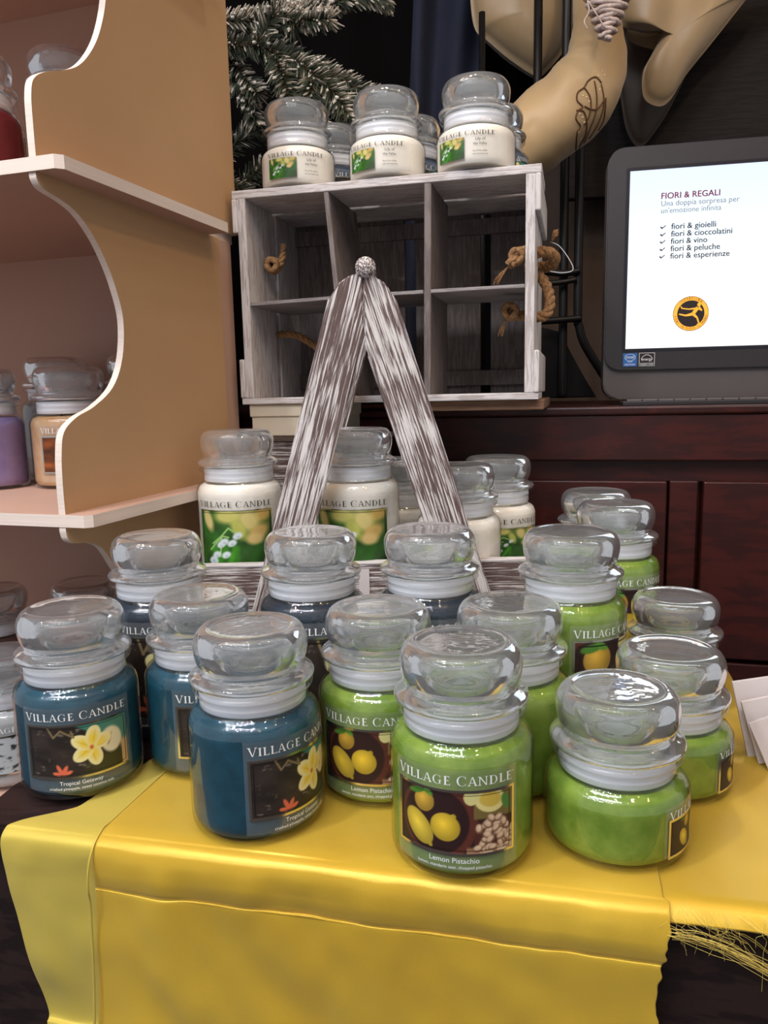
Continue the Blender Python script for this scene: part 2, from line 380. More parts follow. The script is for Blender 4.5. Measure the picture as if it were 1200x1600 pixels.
# ------------------------------------------------------------------ printed pictures (numpy, one value per grid vertex)
def fbm(X, Y, s, seed):
    rs = np.random.RandomState(seed); out = np.zeros_like(X)
    for o in range(4):
        k = s*2**o; g = rs.rand(k+3, k+3); x = np.clip(X, 0, .9999)*k; y = np.clip(Y, 0, .9999)*k
        xi = x.astype(int); yi = y.astype(int); fx = x-xi; fy = y-yi; fx = fx*fx*(3-2*fx); fy = fy*fy*(3-2*fy)
        out += (g[yi, xi]*(1-fx)*(1-fy)+g[yi, xi+1]*fx*(1-fy)+g[yi+1, xi]*(1-fx)*fy+g[yi+1, xi+1]*fx*fy)/2**(o+1)
    return out
def ell(X, Y, cx, cy, rx, ry, deg=0, soft=.12):
    a = math.radians(deg); dx = X-cx; dy = Y-cy; u = dx*math.cos(a)+dy*math.sin(a); v = -dx*math.sin(a)+dy*math.cos(a)
    return np.clip((1-np.sqrt((u/rx)**2+(v/ry)**2))/soft, 0, 1)
def over(I, m, c):
    c = np.array(c, float) if not isinstance(c, np.ndarray) else c
    return I*(1-m[..., None])+c*m[..., None]
def line(X, Y, x0, y0, x1, y1, w):
    dx, dy = x1-x0, y1-y0; t = np.clip(((X-x0)*dx+(Y-y0)*dy)/(dx*dx+dy*dy), 0, 1)
    return np.clip(1.4-np.hypot(X-x0-t*dx, Y-y0-t*dy)/w, 0, 1)
def thinframe(I, X, Y, asp, ins=.045):
    for m in (np.abs(X-ins*1.2) < .006, np.abs(X-asp+ins*1.2) < .006, np.abs(Y-ins) < .008, np.abs(Y-1+ins) < .008):
        k = m & (X > ins) & (X < asp-ins) & (Y > ins*.9) & (Y < 1-ins*.9); I[k] = I[k]*.15
    return I
def pic_tropical(X, Y, asp):
    n = fbm(X/asp, Y, 6, 1); n2 = fbm(X/asp, Y, 14, 2)
    I = np.zeros(X.shape+(3,))+np.array((46, 38, 34)); I = I*(0.6+.8*n[..., None]); I = over(I, np.clip((n2-.62)*7, 0, 1)*.6, (150, 140, 128))
    x = X/asp
    teal = np.clip((Y-(1.05-1.0*np.clip(x-.42, 0, 1)*1.25))/.05, 0, 1)*(x > .4)
    I = over(I, teal, np.stack([40+40*(x), 128+0*x, 118-10*x], -1))
    I = over(I, np.clip((x-.9)/.03, 0, 1)*np.clip((.55-Y)/.1, 0, 1), (196, 160, 112))
    I = over(I, np.clip((x-.5)/.2, 0, 1)*np.clip((.42-Y)/.15, 0, 1)*(x < .93), (64, 62, 30))
    c = (.62*asp, .55)
    I = over(I, ell(X, Y, .82*asp, .58, .24, .29, 10, .2), (226, 216, 178)); I = over(I, ell(X, Y, .80*asp, .60, .035, .15, -20, .6), (150, 96, 50))
    for k, a in enumerate((20, 285, 215, 150, 78)):
        ca, sa = math.cos(math.radians(a)), math.sin(math.radians(a)); px, py = c[0]+.19*ca, c[1]+.20*sa
        I = over(I, ell(X, Y, px, py, .225, .150, a, .10), (236, 224, 160)); I = over(I, ell(X, Y, px-.05*ca, py-.05*sa, .20, .115, a, .9), (240, 204, 50))
        I = over(I, ell(X, Y, px+.02*sa, py-.03*ca-.05*abs(ca), .20, .02, a, 1)*.4, (190, 150, 60))
    I = over(I, ell(X, Y, c[0], c[1]-.02, .05, .06, 0, .9), (190, 60, 20))
    for a, l in ((115, .14), (60, .12), (20, .12), (165, .1)):
        I = over(I, ell(X, Y, .33*asp+.1*math.cos(math.radians(a)), .04+.12*math.sin(math.radians(a)), l, .045, a, .3), (214, 104, 74))
    for x0, y0, x1, y1 in ((.22, .98, .27, .8), (.27, .8, .34, .93), (.34, .93, .46, .78), (.46, .78, .44, .9)):
        I = over(I, line(X, Y, x0*asp, y0, x1*asp, y1, .018), (130, 112, 76))
    return thinframe(I, X, Y, asp)
def pic_lemon(X, Y, asp):
    n = fbm(X/asp, Y, 6, 3); I = np.zeros(X.shape+(3,))+np.array((48, 30, 26)); I = I*(.7+.6*n[..., None])
    I = over(I, ell(X, Y, .36*asp, .5, .66, .66, 0, .05), (88, 44, 34)); I = over(I, ell(X, Y, .34*asp, .5, .57, .57, 0, .05), (44, 24, 24))
    def lemon(cx, cy, rx, ry, d, c=(226, 186, 50), tip=True):
        nonlocal I
        sh = ell(X, Y, cx-.03, cy+.05, rx, ry, d, 1.3)
        m = ell(X, Y, cx, cy, rx, ry, d, .07)
        if tip: m = np.maximum(m, ell(X, Y, cx+rx*.93*math.cos(math.radians(d)), cy+rx*.93*math.sin(math.radians(d)), rx*.22, ry*.2, d, .2))
        col = np.array(c)*(.72+.42*sh[..., None]); I = I*(1-m[..., None])+col*m[..., None]
    lemon(.25*asp, .79, .19, .18, 60, (214, 170, 62), False); I = over(I, ell(X, Y, .18*asp, .93, .17, .06, 15, .3), (70, 120, 40)); I = over(I, ell(X, Y, .29*asp, .95, .1, .05, -30, .3), (84, 136, 46))
    lemon(.20*asp, .34, .33, .21, -52, (232, 200, 66)); lemon(.43*asp, .42, .24, .25, 55, (236, 198, 56))
    I = over(I, (X/asp > .66)*1.0*np.clip((Y-.55)/.03, 0, 1), (112, 96, 52))
    I = over(I, ell(X, Y, .8*asp, .86, .26, .2, -8, .06), (214, 200, 130)); I = over(I, ell(X, Y, .8*asp, .88, .2, .14, -8, .2), (196, 168, 70)); I = over(I, ell(X, Y, .64*asp, .93, .12, .14, 0, .1), (204, 196, 130))
    I = over(I, ell(X, Y, .94*asp, .8, .09, .16, 20, .3), (74, 122, 52))
    I = over(I, ell(X, Y, .85*asp, .2, .36, .42, 0, .04), (74, 40, 32)); I = over(I, (X/asp > .6)*np.clip((.12-Y)/.05, 0, 1), (150, 110, 80))
    rs = random.Random(4)
    for k in range(60):
        a = rs.random()*6.28; r = .34*math.sqrt(rs.random()); cx = .85*asp+r*math.cos(a); cy = .22+r*1.1*math.sin(a); d = rs.random()*180
        I = over(I, ell(X, Y, cx, cy-.015, .088, .062, d, .2), (110, 76, 56)); I = over(I, ell(X, Y, cx, cy, .082, .056, d, .4), (206, 176, 144)); I = over(I, ell(X, Y, cx+.01, cy+.01, .03, .014, d, 1), (232, 214, 188))
    return thinframe(I, X, Y, asp)
def pic_lily(X, Y, asp, frame=True):
    x = X/asp; n = fbm(x, Y, 4, 7); n2 = fbm(x, Y, 8, 9)
    I = np.zeros(X.shape+(3,))+np.array((46, 92, 32)); I = I*(.5+.95*n[..., None])
    I = over(I, np.clip((x-.55)*2, 0, 1)*np.clip((.62-Y)*2.4, 0, 1), (34, 52, 26))
    I = over(I, np.clip((Y-.68)*2.5, 0, 1)*np.clip((x-.1)*2, 0, 1)*.75, (168, 160, 84))
    for cx, cy, rx, ry, d, c in ((.86, .93, .2, .12, 20, (196, 160, 84)), (.68, .84, .17, .2, 40, (214, 194, 124)), (.8, .66, .22, .13, 25, (206, 168, 96)), (.75, .56, .17, .1, 0, (214, 184, 120)), (.42, .92, .25, .12, 0, (206, 196, 110)), (.14, .86, .1, .2, 20, (222, 196, 130)), (.55, .72, .12, .2, 30, (186, 184, 90))):
        I = over(I, ell(X, Y, cx*asp, cy, rx*1.1, ry*1.15, d, .5)*.92, c)
    for x0, x1, c in ((.05, .02, (44, 130, 24)), (.3, .22, (60, 150, 30)), (.36, .5, (74, 166, 34)), (.2, .38, (56, 140, 28)), (.62, .8, (40, 96, 24)), (.5, .52, (50, 122, 24))):
        I = over(I, line(X, Y, x0*asp, 0, x1*asp, .42, .05)*.7, c)
    for a in (((.3, .3), (.33, .62), (.42, .74), (.52, .66)), ((.2, .5), (.33, .62)), ((.16, .4), (.24, .5), (.33, .6)), ((.33, .62), (.42, .6))):
        for p, q in zip(a, a[1:]): I = over(I, line(X, Y, p[0]*asp, p[1], q[0]*asp, q[1], .014), (150, 190, 110))
    for cx, cy in ((.32, .49), (.36, .53), (.46, .51), (.53, .62), (.25, .33), (.38, .33), (.21, .22), (.19, .25)):
        I = over(I, ell(X, Y, cx*asp, cy, .095, .062, 25, .4), (206, 216, 218)); I = over(I, ell(X, Y, cx*asp+.01, cy-.02, .04, .03, 20, 1), (164, 180, 180))
    return thinframe(I, X, Y, asp, .03) if frame else I
def pic_amber(X, Y, asp):
    n = fbm(X/asp, Y, 5, 11); I = np.zeros(X.shape+(3,))+np.array((120, 62, 24)); I = I*(.3+1.4*n[..., None])
    I = over(I, ell(X, Y, .55*asp, .35, .35, .3, 20, .6), (232, 170, 60)); I = over(I, ell(X, Y, .3*asp, .7, .2, .2, 20, .6), (90, 40, 20)); return I
def pic_mosaic(X, Y, asp):
    n = fbm(X/asp, Y, 12, 12); n2 = fbm(X/asp, Y, 9, 15); I = np.zeros(X.shape+(3,))+np.array((176, 182, 184)); return over(I, np.clip((n-.55)*12, 0, 1), (50, 54, 56))
def picture(fn, w, h, x0, z0, R, nx=110, ny=80):
    xs = np.linspace(0, 1, nx+1); ys = np.linspace(0, 1, ny+1); asp = w/h
    X, Y = np.meshgrid(xs*asp, ys); I = np.clip(fn(X, Y, asp), 0, 255)/255
    Il = np.where(I <= .04045, I/12.92, ((I+.055)/1.055)**2.4).reshape(-1, 3)
    sx = (x0+xs*w)/R; P = np.stack([np.tile(R*np.sin(sx), ny+1), np.tile(-R*np.cos(sx), ny+1), np.repeat(z0+ys*h, nx+1)], -1)
    idx = np.arange((nx+1)*(ny+1)).reshape(ny+1, nx+1)
    F = np.stack([idx[:-1, :-1], idx[:-1, 1:], idx[1:, 1:], idx[1:, :-1]], -1).reshape(-1, 4)
    me = bpy.data.meshes.new('picture'); me.from_pydata(P.tolist(), [], F.tolist()); me.update()
    ca = me.color_attributes.new('Col', 'FLOAT_COLOR', 'POINT')
    ca.data.foreach_set('color', np.concatenate([Il, np.ones((len(Il), 1))], 1).ravel().astype(np.float32))
    me.materials.append(M['picture']); me.polygons.foreach_set('use_smooth', [True]*len(me.polygons))
    o = bpy.data.objects.new('label_picture', me); C.objects.link(o); return o
def frame_geo(x0, x1, z0, z1, w, R, t=.0003):
    """flat foil frame wrapped on the cylinder, with a little thickness"""
    parts = []
    for a, b, c, d in ((x0-w, x1+w, z0-w, z0), (x0-w, x1+w, z1, z1+w), (x0-w, x0, z0, z1), (x1, x1+w, z0, z1)):
        n = max(1, int((b-a)/.002)); vs = []; fs = []
        for i in range(n+1):
            s = (a+(b-a)*i/n)/R
            for rr in (R, R+t):
                for z in (c, d): vs.append((rr*math.sin(s), -rr*math.cos(s), z))
        for i in range(n):
            q = i*4
            fs += [(q+2, q+6, q+7, q+3), (q+1, q+3, q+7, q+5), (q, q+4, q+6, q+2)]
        parts.append((vs, fs))
    return join(parts)

# ------------------------------------------------------------------ jars
HS, HM, HL = .1105, .148, .191
RB = .0493
def jar_outer(h):
    return smooth_prof([(.0, .002), (.030, .0015), (.041, .0), (.0468, .0012), (RB-.0005, .005), (RB, .0095)], 4)+[(RB, z) for z in np.linspace(.013, h-.0715, 5)] + \
        smooth_prof([(RB, h-.0695), (RB-.0008, h-.0660), (.0466, h-.0622), (.0434, h-.0592), (.0414, h-.0565), (.0407, h-.0535), (.0406, h-.050), (.0408, h-.048), (.0432, h-.0466), (.0446, h-.0452), (.0446, h-.0432), (.0432, h-.0420), (.0405, h-.0415)], 4)
def lid_prof(h):
    o = smooth_prof([(.0, h-.0022), (.022, h-.0022), (.029, h-.0016), (.032, h-.0006), (.0345, h-.0008), (.0380, h-.0030), (.0410, h-.0080), (.0420, h-.0140),
                     (.0414, h-.0205), (.0402, h-.0252), (.0388, h-.0282), (.0382, h-.0300), (.0390, h-.0316), (.0425, h-.0334), (.0452, h-.0352), (.0460, h-.0372),
                     (.0452, h-.0392), (.0425, h-.0404), (.0385, h-.0408), (.0352, h-.0415), (.0346, h-.0450), (.0344, h-.0540), (.0338, h-.0570)], 4)
    i = smooth_prof([(.0318, h-.0570), (.0312, h-.0500), (.0306, h-.0430), (.0322, h-.0405), (.0308, h-.0380), (.0326, h-.0350), (.0314, h-.0315), (.0334, h-.0270), (.0362, h-.0210), (.0372, h-.0150), (.0360, h-.0090),
                     (.0320, h-.0062), (.024, h-.0060), (.0, h-.0062)], 4)
    return o+i
def seal_prof(h):
    p = [(.0352, h-.0425), (.0392, h-.0425)]
    p += [(.0393, h-.0470), (.0396, h-.0476), (.0393, h-.0482), (.0393, h-.0525), (.0395, h-.0530), (.0393, h-.0535)]
    return p+[(.0393, h-.0564), (.0388, h-.0572), (.0352, h-.0574)]
def wax_prof(h, top=None):
    t = top or h-.0600
    o = smooth_prof([(.0, .0045), (.040, .0040), (.0458, .0055), (RB-.0016, .0105)], 3)+[(RB-.0016, z) for z in np.linspace(.015, h-.074, 3)] + \
        smooth_prof([(RB-.0016, h-.0705), (RB-.0026, h-.0668), (.0448, h-.0632), (.0412, h-.0608), (.0392, t)], 4) + [(.037, t-.0008), (.02, t-.0014), (.0, t-.0014)]
    return o
LAB = {  # half arc (m), text z, text height, picture z0,z1 per size
    'S': dict(tz=.0352, th=.0062, p0=.0095, p1=.0335), 'M': dict(tz=.0680, th=.0074, p0=.0215, p1=.0630), 'L': dict(tz=.1070, th=.0078, p0=.0290, p1=.1030)}
HT = {'S': HS, 'M': HM, 'L': HL, 'T': .165}
_proto = {}
def lettered(size, kind):
    """returns (film, picture, frame, lettering) objects for a label; lettering parented to film"""
    g = LAB[size]; R = RB+.0002
    half = {'tropical': .0415, 'lemon': .0415, 'lily': .0470, 'lilysmall': .0400, 'amber': .04, 'mosaic': .042, 'plain': .042}[kind]
    dark = kind in ('lily', 'lilysmall')
    pol = shift(brand_polys(2*half, g['th']*.80), 0, g['tz'])
    px0, px1 = -half+.0015, half-.0015
    lines = {'tropical': ('Tropical Getaway', 'crushed pineapple, sweet coconut milk'), 'lemon': ('Lemon Pistachio', 'lemon, mandarin zest, chopped pistachio')}.get(kind)
    z0, z1 = g['p0'], g['p1']
    if kind == 'lilysmall':
        px1 = .0015; x = .0205
        for s, y, w in (('Lily of', .0290, .0120), ('the Valley', .0240, .0165), ('lily of the valley,', .0165, .0175), ('rose and sweet pea', .0130, .0190)):
            q, _ = widen(text_polys(s, 1), w); pol += shift(q, x, y)
    if lines and size != 'S':
        q, _ = widen(text_polys(lines[0], 1), .0330); pol += shift(q, 0, z0-.0068)
        q, _ = widen(text_polys(lines[1], 1), .0500); pol += shift(q, 0, z0-.0108)
    fm = []
    hw = half+.003; zb = max(z0-.0125, .0085); n = 40
    vs = []; fs = []
    for i in range(n+1):
        s = (-hw+2*hw*i/n)/(RB+.0001)
        for z in (zb, g['tz']+g['th']+.003): vs.append(((RB+.0001)*math.sin(s), -(RB+.0001)*math.cos(s), z))
    for i in range(n): fs.append((2*i, 2*i+2, 2*i+3, 2*i+1))
    film = obj('label', vs, fs, M['film_light' if dark else 'film'], smooth=True)
    v, f = wrap(pol, R+.0001); t = obj('lettering', v, f, M['ink_black' if dark else 'ink_white'], film)
    fn = {'tropical': pic_tropical, 'lemon': pic_lemon, 'lily': pic_lily, 'lilysmall': lambda X, Y, a: pic_lily(X, Y, a, False), 'amber': pic_amber, 'mosaic': pic_mosaic, 'plain': pic_amber}[kind]
    fw = .0018
    big = kind in ('tropical', 'lemon', 'lily')
    p = picture(fn, px1-px0, z1-z0, px0, z0, R, 120 if big else 60, (90 if size != 'L' else 120) if big else 44); p.parent = film
    if kind != 'lilysmall':
        v, f = frame_geo(px0, px1, z0, z1, fw*(1 if kind != 'lily' else .5), R); fr = obj('foil_frame', v, f, M['foil'], film)
    return film
def make_jar(size, wax, kind, name='jar_candle'):
    h = HT[size]; root = bpy.data.objects.new(name, None); C.objects.link(root); root.empty_display_size = .05
    v, f = lathe(jar_outer(h), 72); obj('glass_jar', v, f, M['glass'], root, True)
    v, f = lathe(wax_prof(h), 64); obj('wax', v, f, M[wax], root, True)
    v, f = lathe(lid_prof(h), 72); lid = obj('lid', v, f, M['lid'], root, True)
    v, f = lathe(seal_prof(h), 64, True); obj('seal_ring', v, f, M['seal'], lid, True)
    for s in (-1, 1):
        v, f = tube([(s*.012, 0, h-.0625), (s*.012+.0006, .0004, h-.059), (s*.0125, 0, h-.0555)], .0009, 8); obj('wick', v, f, M['wick'], root, True)
    if kind:
        lb = lettered('M' if size == 'T' else size, kind); lb.parent = root
    return root
def copy_tree(o, parent=None):
    c = o.copy(); C.objects.link(c); c.parent = parent
    if parent is None:
        for k in ('label', 'group'):
            if k in c: del c[k]
    for ch in o.children: copy_tree(ch, c)
    return c
def jar(size, wax, kind, x, y, z, delta, label, group):
    key = (size, wax, kind)
    if key not in _proto: r = _proto[key] = make_jar(size, wax, kind)
    else: r = copy_tree(_proto[key])
    r.location = (x, y, z+ZE); r.rotation_euler = (0, 0, math.atan2(-x, y)+math.radians(delta))
    return tag(r, label, 'candle', group)

# ================================================================== STRUCTURE
def struct(o): o['kind'] = 'structure'; return o
struct(box('floor', -3, 3, -4, 3, -.1, 0, M['floor'], bev=0))
struct(box('ceiling', -3, 3, -4, 3, 1.5+ZE, 1.6+ZE, M['ceiling'], bev=0))
wb = struct(box('wall_back', -3, 3, 0, .1, 0, 1.5+ZE, M['wall_taupe'], bev=0)); wb.location = (0, 1.72, 0); wb.rotation_euler = (0, 0, math.radians(-12))
# ------------------------------------------------------------------ ceiling lamps (they make the sparkles in the glass)
_lamp = {}
def lamp(x, y, mat):
    t = thing('ceiling_lamp', 'round white ceiling downlight above the candle display', 'lamp', (x, y, 1.5), 0, 'ceiling lamps over the candles')
    if mat not in _lamp:
        v, f = lathe([(0, 0), (.055, 0), (.055, -.02), (.048, -.024), (.040, -.020), (.040, -.012), (0, -.012)], 28); h = obj('housing', v, f, M['housing'], t, True)
        v, f = lathe([(0, -.021), (.023, -.020), (.028, -.016), (.028, -.0125)], 24); d = obj('diffuser', v, f, M[mat], t, True); _lamp[mat] = (h, d)
    else:
        for o in _lamp[mat]: c = o.copy(); C.objects.link(c); c.parent = t
rl = random.Random(12)
for i in range(8):
    for j in range(4): lamp(-1.9+.27*i+rl.uniform(-.05, .05), -1.25+.36*j+rl.uniform(-.08, .08), 'lamp_cool')
for x, y in ((.35, -.9), (.62, -.35), (.95, -.75), (1.25, -.2), (.80, .15), (.42, .25), (1.5, .3), (.15, -2.2), (.7, -1.8), (-.6, -2.6), (-.2, .45), (-.75, .5)): lamp(x, y, 'lamp_warm')

# ================================================================== TABLE
TZ = -.3205
TA = math.radians(-12.5); P0 = Vector((-.327, .543, 0)); U = Vector((math.cos(TA), math.sin(TA), 0)); Vv = Vector((-math.sin(TA), math.cos(TA), 0))
def tf(s, v, z): p = P0+U*s+Vv*v; return Vector((p.x, p.y, z+ZE))
tb = thing('display_table', 'dark brown wooden table carrying the candles and yellow cloths', 'table', (0, .75, -ZE))
def poly_slab(name, pts, z0, z1, mat, parent, bev=.002):
    bm = bmesh.new(); a = [bm.verts.new((x, y, z1)) for x, y in pts]; b = [bm.verts.new((x, y, z0)) for x, y in pts]; n = len(pts)
    fs = [bm.faces.new(a), bm.faces.new(b[::-1])]
    for i in range(n): bm.faces.new((a[i], b[i], b[(i+1) % n], a[(i+1) % n]))
    if bev: bmesh.ops.bevel(bm, geom=list({e for f in fs for e in f.edges}), offset=bev, segments=2, affect='EDGES')
    return obj_bm(name, bm, mat, parent)
def loc_(p): return (p[0], p[1]-.75)
fr_r = tf(.622, 0, 0); bk_r = tf(.640, .60, 0)
top_pts = [(-.327, .543), (fr_r.x, fr_r.y), (bk_r.x, bk_r.y), (-.13, 1.13), (-.262, .735), (-.288, .66), (-.318, .60)]
poly_slab('table_top', [loc_(p) for p in top_pts], TZ-.022+ZE, TZ+ZE, M['table'], tb)
ins = [(-.322, .552), (fr_r.x-.006, fr_r.y+.008), (bk_r.x-.010, bk_r.y-.01), (-.118, 1.12), (-.252, .740), (-.28, .66), (-.312, .60)]
poly_slab('table_cabinet', [loc_(p) for p in ins], 0, TZ-.022+ZE, M['table'], tb)

# ------------------------------------------------------------------ cloths
def noi(x, y, z=0): return noise.noise(Vector((x, y, z)))
def cloth(name, label, a_rng, path, mat, edge_l=None, edge_r=None, na=90, wr=1, fray=None, zoff=0, right_drop=0):
    """path: list of (v, z) from back to front to hanging hem; a_rng: s range; edge functions shift the sides along the path"""
    pts = catmull([(v, z, 0) for v, z in path], 10); L = [0]
    for p, q in zip(pts, pts[1:]): L.append(L[-1]+(q-p).length)
    vs = []; fs = []; nb = len(pts)
    for j, p in enumerate(pts):
        v, z = p.x, p.y
        t = (pts[min(j+1, nb-1)]-pts[max(j-1, 0)]).normalized(); nv, nz = -t.y, t.x
        if nz < -.0: nv, nz = -nv, -nz
        if v > .005: nv, nz = 0, 1
        elif t.y < -.3: nv, nz = -abs(t.y), abs(t.x)*0
        l0 = edge_l(v, z) if edge_l else a_rng[0]; l1 = edge_r(v, z) if edge_r else a_rng[1]
        for i in range(na+1):
            a = i/na; s = l0+(l1-l0)*a
            hang = max(0, -z-.004)
            d = 0
            if v > .0: d = .0008*(noi(s*14, v*14, 3)+.5)*wr
            else:
                d = wr*(.0085*noi(s*6, z*5, 1)*min(1, hang/.03)+.0040*noi(s*20+z*12, z*16, 5)*min(1, hang/.02)+.0012*noi(s*50, z*30, 9)*min(1, hang/.01))
            edge = min(a, 1-a)*(l1-l0)
            if fray and hang > 0 and a > .98: s += .0025*noi(z*160, 0, 4)+.004*noi(z*22, 0, 8)
            vs.append(tf(s, v+nv*d, TZ+.0025+zoff+z+nz*max(d, 0)))
    for j in range(nb-1):
        for i in range(na):
            q = j*(na+1)+i; fs.append((q, q+na+1, q+na+2, q+1))
    o = obj(name, vs, fs, mat, None, True)
    m = o.modifiers.new('thick', 'SOLIDIFY'); m.thickness = .0006; m.offset = -1
    m = o.modifiers.new('sub', 'SUBSURF'); m.levels = 1; m.render_levels = 1
    return tag(o, label, 'cloth')
main_path = [(.282, 0), (.24, 0), (.20, 0), (.12, 0), (.06, 0), (.025, .0003), (.006, .0), (-.0060, -.0040), (-.0118, -.012), (-.0140, -.024), (-.0132, -.034), (-.0120, -.0385), (-.0132, -.043), (-.0140, -.07), (-.015, -.11), (-.018, -.16), (-.02, -.21), (-.022, -.26), (-.023, -.30)]
cl = cloth('satin_cloth', 'long shiny yellow satin runner hanging over the table front, under most of the jars', (.116, .513), main_path, M['satin'], zoff=.0024,
      edge_l=lambda v, z: .116+(.004*min(1, v/.11) if v > 0 else 0)-(.006*min(1, -z/.2) if v <= 0 else 0),
      edge_r=lambda v, z: .513+(.006*math.sin(z*26) if v <= 0 else 0)-(0 if v <= 0 else .004), na=130, fray=True)
# seam cord down the left edge
pts = [tf(.116+.004*min(1, v/.11), v, TZ+.0056) for v in (.11, .08, .05, .03, .012)]+[tf(.1155, .004, TZ+.0054), tf(.1155, -.009, TZ-.001), tf(.1152, -.0165, TZ-.014), tf(.115, -.0185, TZ-.03), tf(.114, -.016, TZ-.045), tf(.113, -.018, TZ-.10), tf(.1115, -.022, TZ-.16), tf(.110, -.025, TZ-.25)]
v, f = tube(catmull(pts, 6), .0009, 8); obj('rolled_hem', v, f, M['satin_pale'], cl, True)
left_path = [(.20, 0), (.14, 0), (.10, 0), (.06, 0), (.025, 0), (.006, 0), (-.005, -.004), (-.009, -.012), (-.010, -.03), (-.0105, -.06), (-.011, -.10), (-.0075, -.1495), (-.0125, -.16), (-.013, -.20), (-.013, -.30)]
cloth('satin_cloth', 'pale yellow cloth piece at the left corner, partly under the shiny runner', (.036, .14), left_path, M['satin_pale'], zoff=0,
      edge_l=lambda v, z: .036+(1.25*min(v, .032)+.20*max(0, v-.032) if v > 0 else 0)+(.030*min(1, (-z/.17))**1.4 if v <= 0 else 0), edge_r=lambda v, z: .150, na=50, wr=.9)
# right cloth: lies flat, front edge just lips over the table edge, droops over the right side
def right_cloth():
    na, nb = 50, 90; vs = []; fs = []
    for j in range(nb+1):
        v = .545-(.545+.008)*j/nb
        for i in range(na+1):
            a = i/na; w = .622+.018*min(1, max(0, v)/.6); s0 = .495; s = s0+(w+.016-s0)*a
            z = 0.0
            if s > w-.004: z -= ((s-(w-.004))/.02)**1.5*.022; s = w-.004+(s-(w-.004))*.5
            if v < .002: z -= (.002-v)*1.1
            # pulled folds near the right edge at the back
            g = max(0, (s-.575)/.06)
            z += (.006*max(0, math.sin((v-.18)*34+s*40))*g*math.exp(-((v-.30)/.16)**2)+.005*g*math.exp(-((v-.205)/.006)**2))
            z += .0009*(noi(s*14, v*14, 3)+.5)+.0006*(noi(s*50, v*18, 6)+.5)
            vs.append(tf(s, v, TZ+.0030+z))
    for j in range(nb):
        for i in range(na):
            q = j*(na+1)+i; fs.append((q, q+na+1, q+na+2, q+1))
    o = obj('satin_cloth', vs, fs, M['satin'], None, True)
    m = o.modifiers.new('thick', 'SOLIDIFY'); m.thickness = .0006; m.offset = -1
    m = o.modifiers.new('sub', 'SUBSURF'); m.levels = 1; m.render_levels = 1
    tag(o, 'yellow satin cloth lying flat at the right table end, with frayed front edge', 'cloth')
    rs = random.Random(2); parts = []
    for k in range(60):
        s = rs.uniform(.50, .63); l = rs.uniform(.006, .030)*(1.6 if s > .56 else .8); sw = rs.uniform(-.01, .05)
        ps = [tf(s, -.004, TZ+.001)]
        for q in range(1, 6):
            t = q/5; ps.append(tf(s+sw*t+rs.uniform(-.003, .003), -.010-.003*rs.random(), TZ-.002-l*t*t*.8-.004*t))
        parts.append(tube(catmull(ps, 3), .00008, 4))
    for k in range(22):   # the long tangled wisp
        ps = []; o1 = rs.uniform(-.004, .004)
        for q in range(7):
            t = q/6; ps.append(tf(.512+.125*t+rs.uniform(-.003, .003), -.013-.004*rs.random(), TZ-.008-.062*t**1.5+o1+rs.uniform(-.003, .003)))
        parts.append(tube(catmull(ps, 3), .00010, 4))
    v, f = join(parts); fo = obj('frayed_threads', v, f, M['thread'], o); fo['kind'] = 'stuff'
right_cloth()

# white cards at the right end
for k, (x, y, z, hh, lab) in enumerate(((.308, .612, TZ+.004, .066, 'white board standing at the right table end, hindmost of three'), (.3115, .600, TZ+.004, .054, 'white board standing at the right table end, middle of three'), (.314, .588, TZ+.004, .042, 'white board standing at the right table end, nearest of three'))):
    bm = box_bm(0, .09, 0, .0035, 0, hh, .0005); bmesh.ops.transform(bm, matrix=Matrix.Rotation(math.radians((-12, -16, -23)[k]), 4, 'Y'), verts=bm.verts)
    o = obj_bm('white_board', bm, M['paper']); o.location = (x, y, z+ZE+.0); o.rotation_euler = (math.radians(-8), 0, math.radians(-12))
    tag(o, lab, 'board', 'white boards at the table end')

# ================================================================== SHELF UNIT
SA_ = math.radians(72.5); SD_ = Vector((math.cos(SA_), math.sin(SA_), 0)); SN = Vector((-SD_.y, SD_.x, 0))
su = thing('display_shelf', 'cream plywood shelf unit with scalloped side panel, left of the table', 'shelf', (-.277, .706, -ZE), SA_)
# local frame: x along depth, y to the left, z from the floor
SH = [(.2000, .2120), (-.1210, -.1090), (-.4420, -.4300), (.5210, .5330)]
for i, (z0, z1) in enumerate(SH):
    bm = bmesh.new(); pts = [(.006, 0), (0, .006), (0, .75), (.372, .75), (.372, .034), (.300 if i != 1 else .34, .034), (.300 if i != 1 else .34, 0)]
    if i == 2: pts = [(.006, .034), (0, .040), (0, .75), (.372, .75), (.372, .034)]
    a = [bm.verts.new((x, y, z1+ZE)) for x, y in pts]; b = [bm.verts.new((x, y, z0+ZE)) for x, y in pts]; n = len(pts)
    f1 = bm.faces.new(a); f2 = bm.faces.new(b[::-1])
    sides = [bm.faces.new((a[k], b[k], b[(k+1) % n], a[(k+1) % n])) for k in range(n)]
    o = obj_bm('shelf', bm, [M['cream_in'], M['cream_edge']], su)
    for p in o.data.polygons:
        if abs(p.normal.z) < .5: p.material_index = 1
def side_panel(pts, name='side_panel'):
    """pts: front profile (t, z) bottom->top ; closed at the rear"""
    y0, y1 = .028, .040; tr = .352
    front = smooth_prof(pts, 5)
    return front
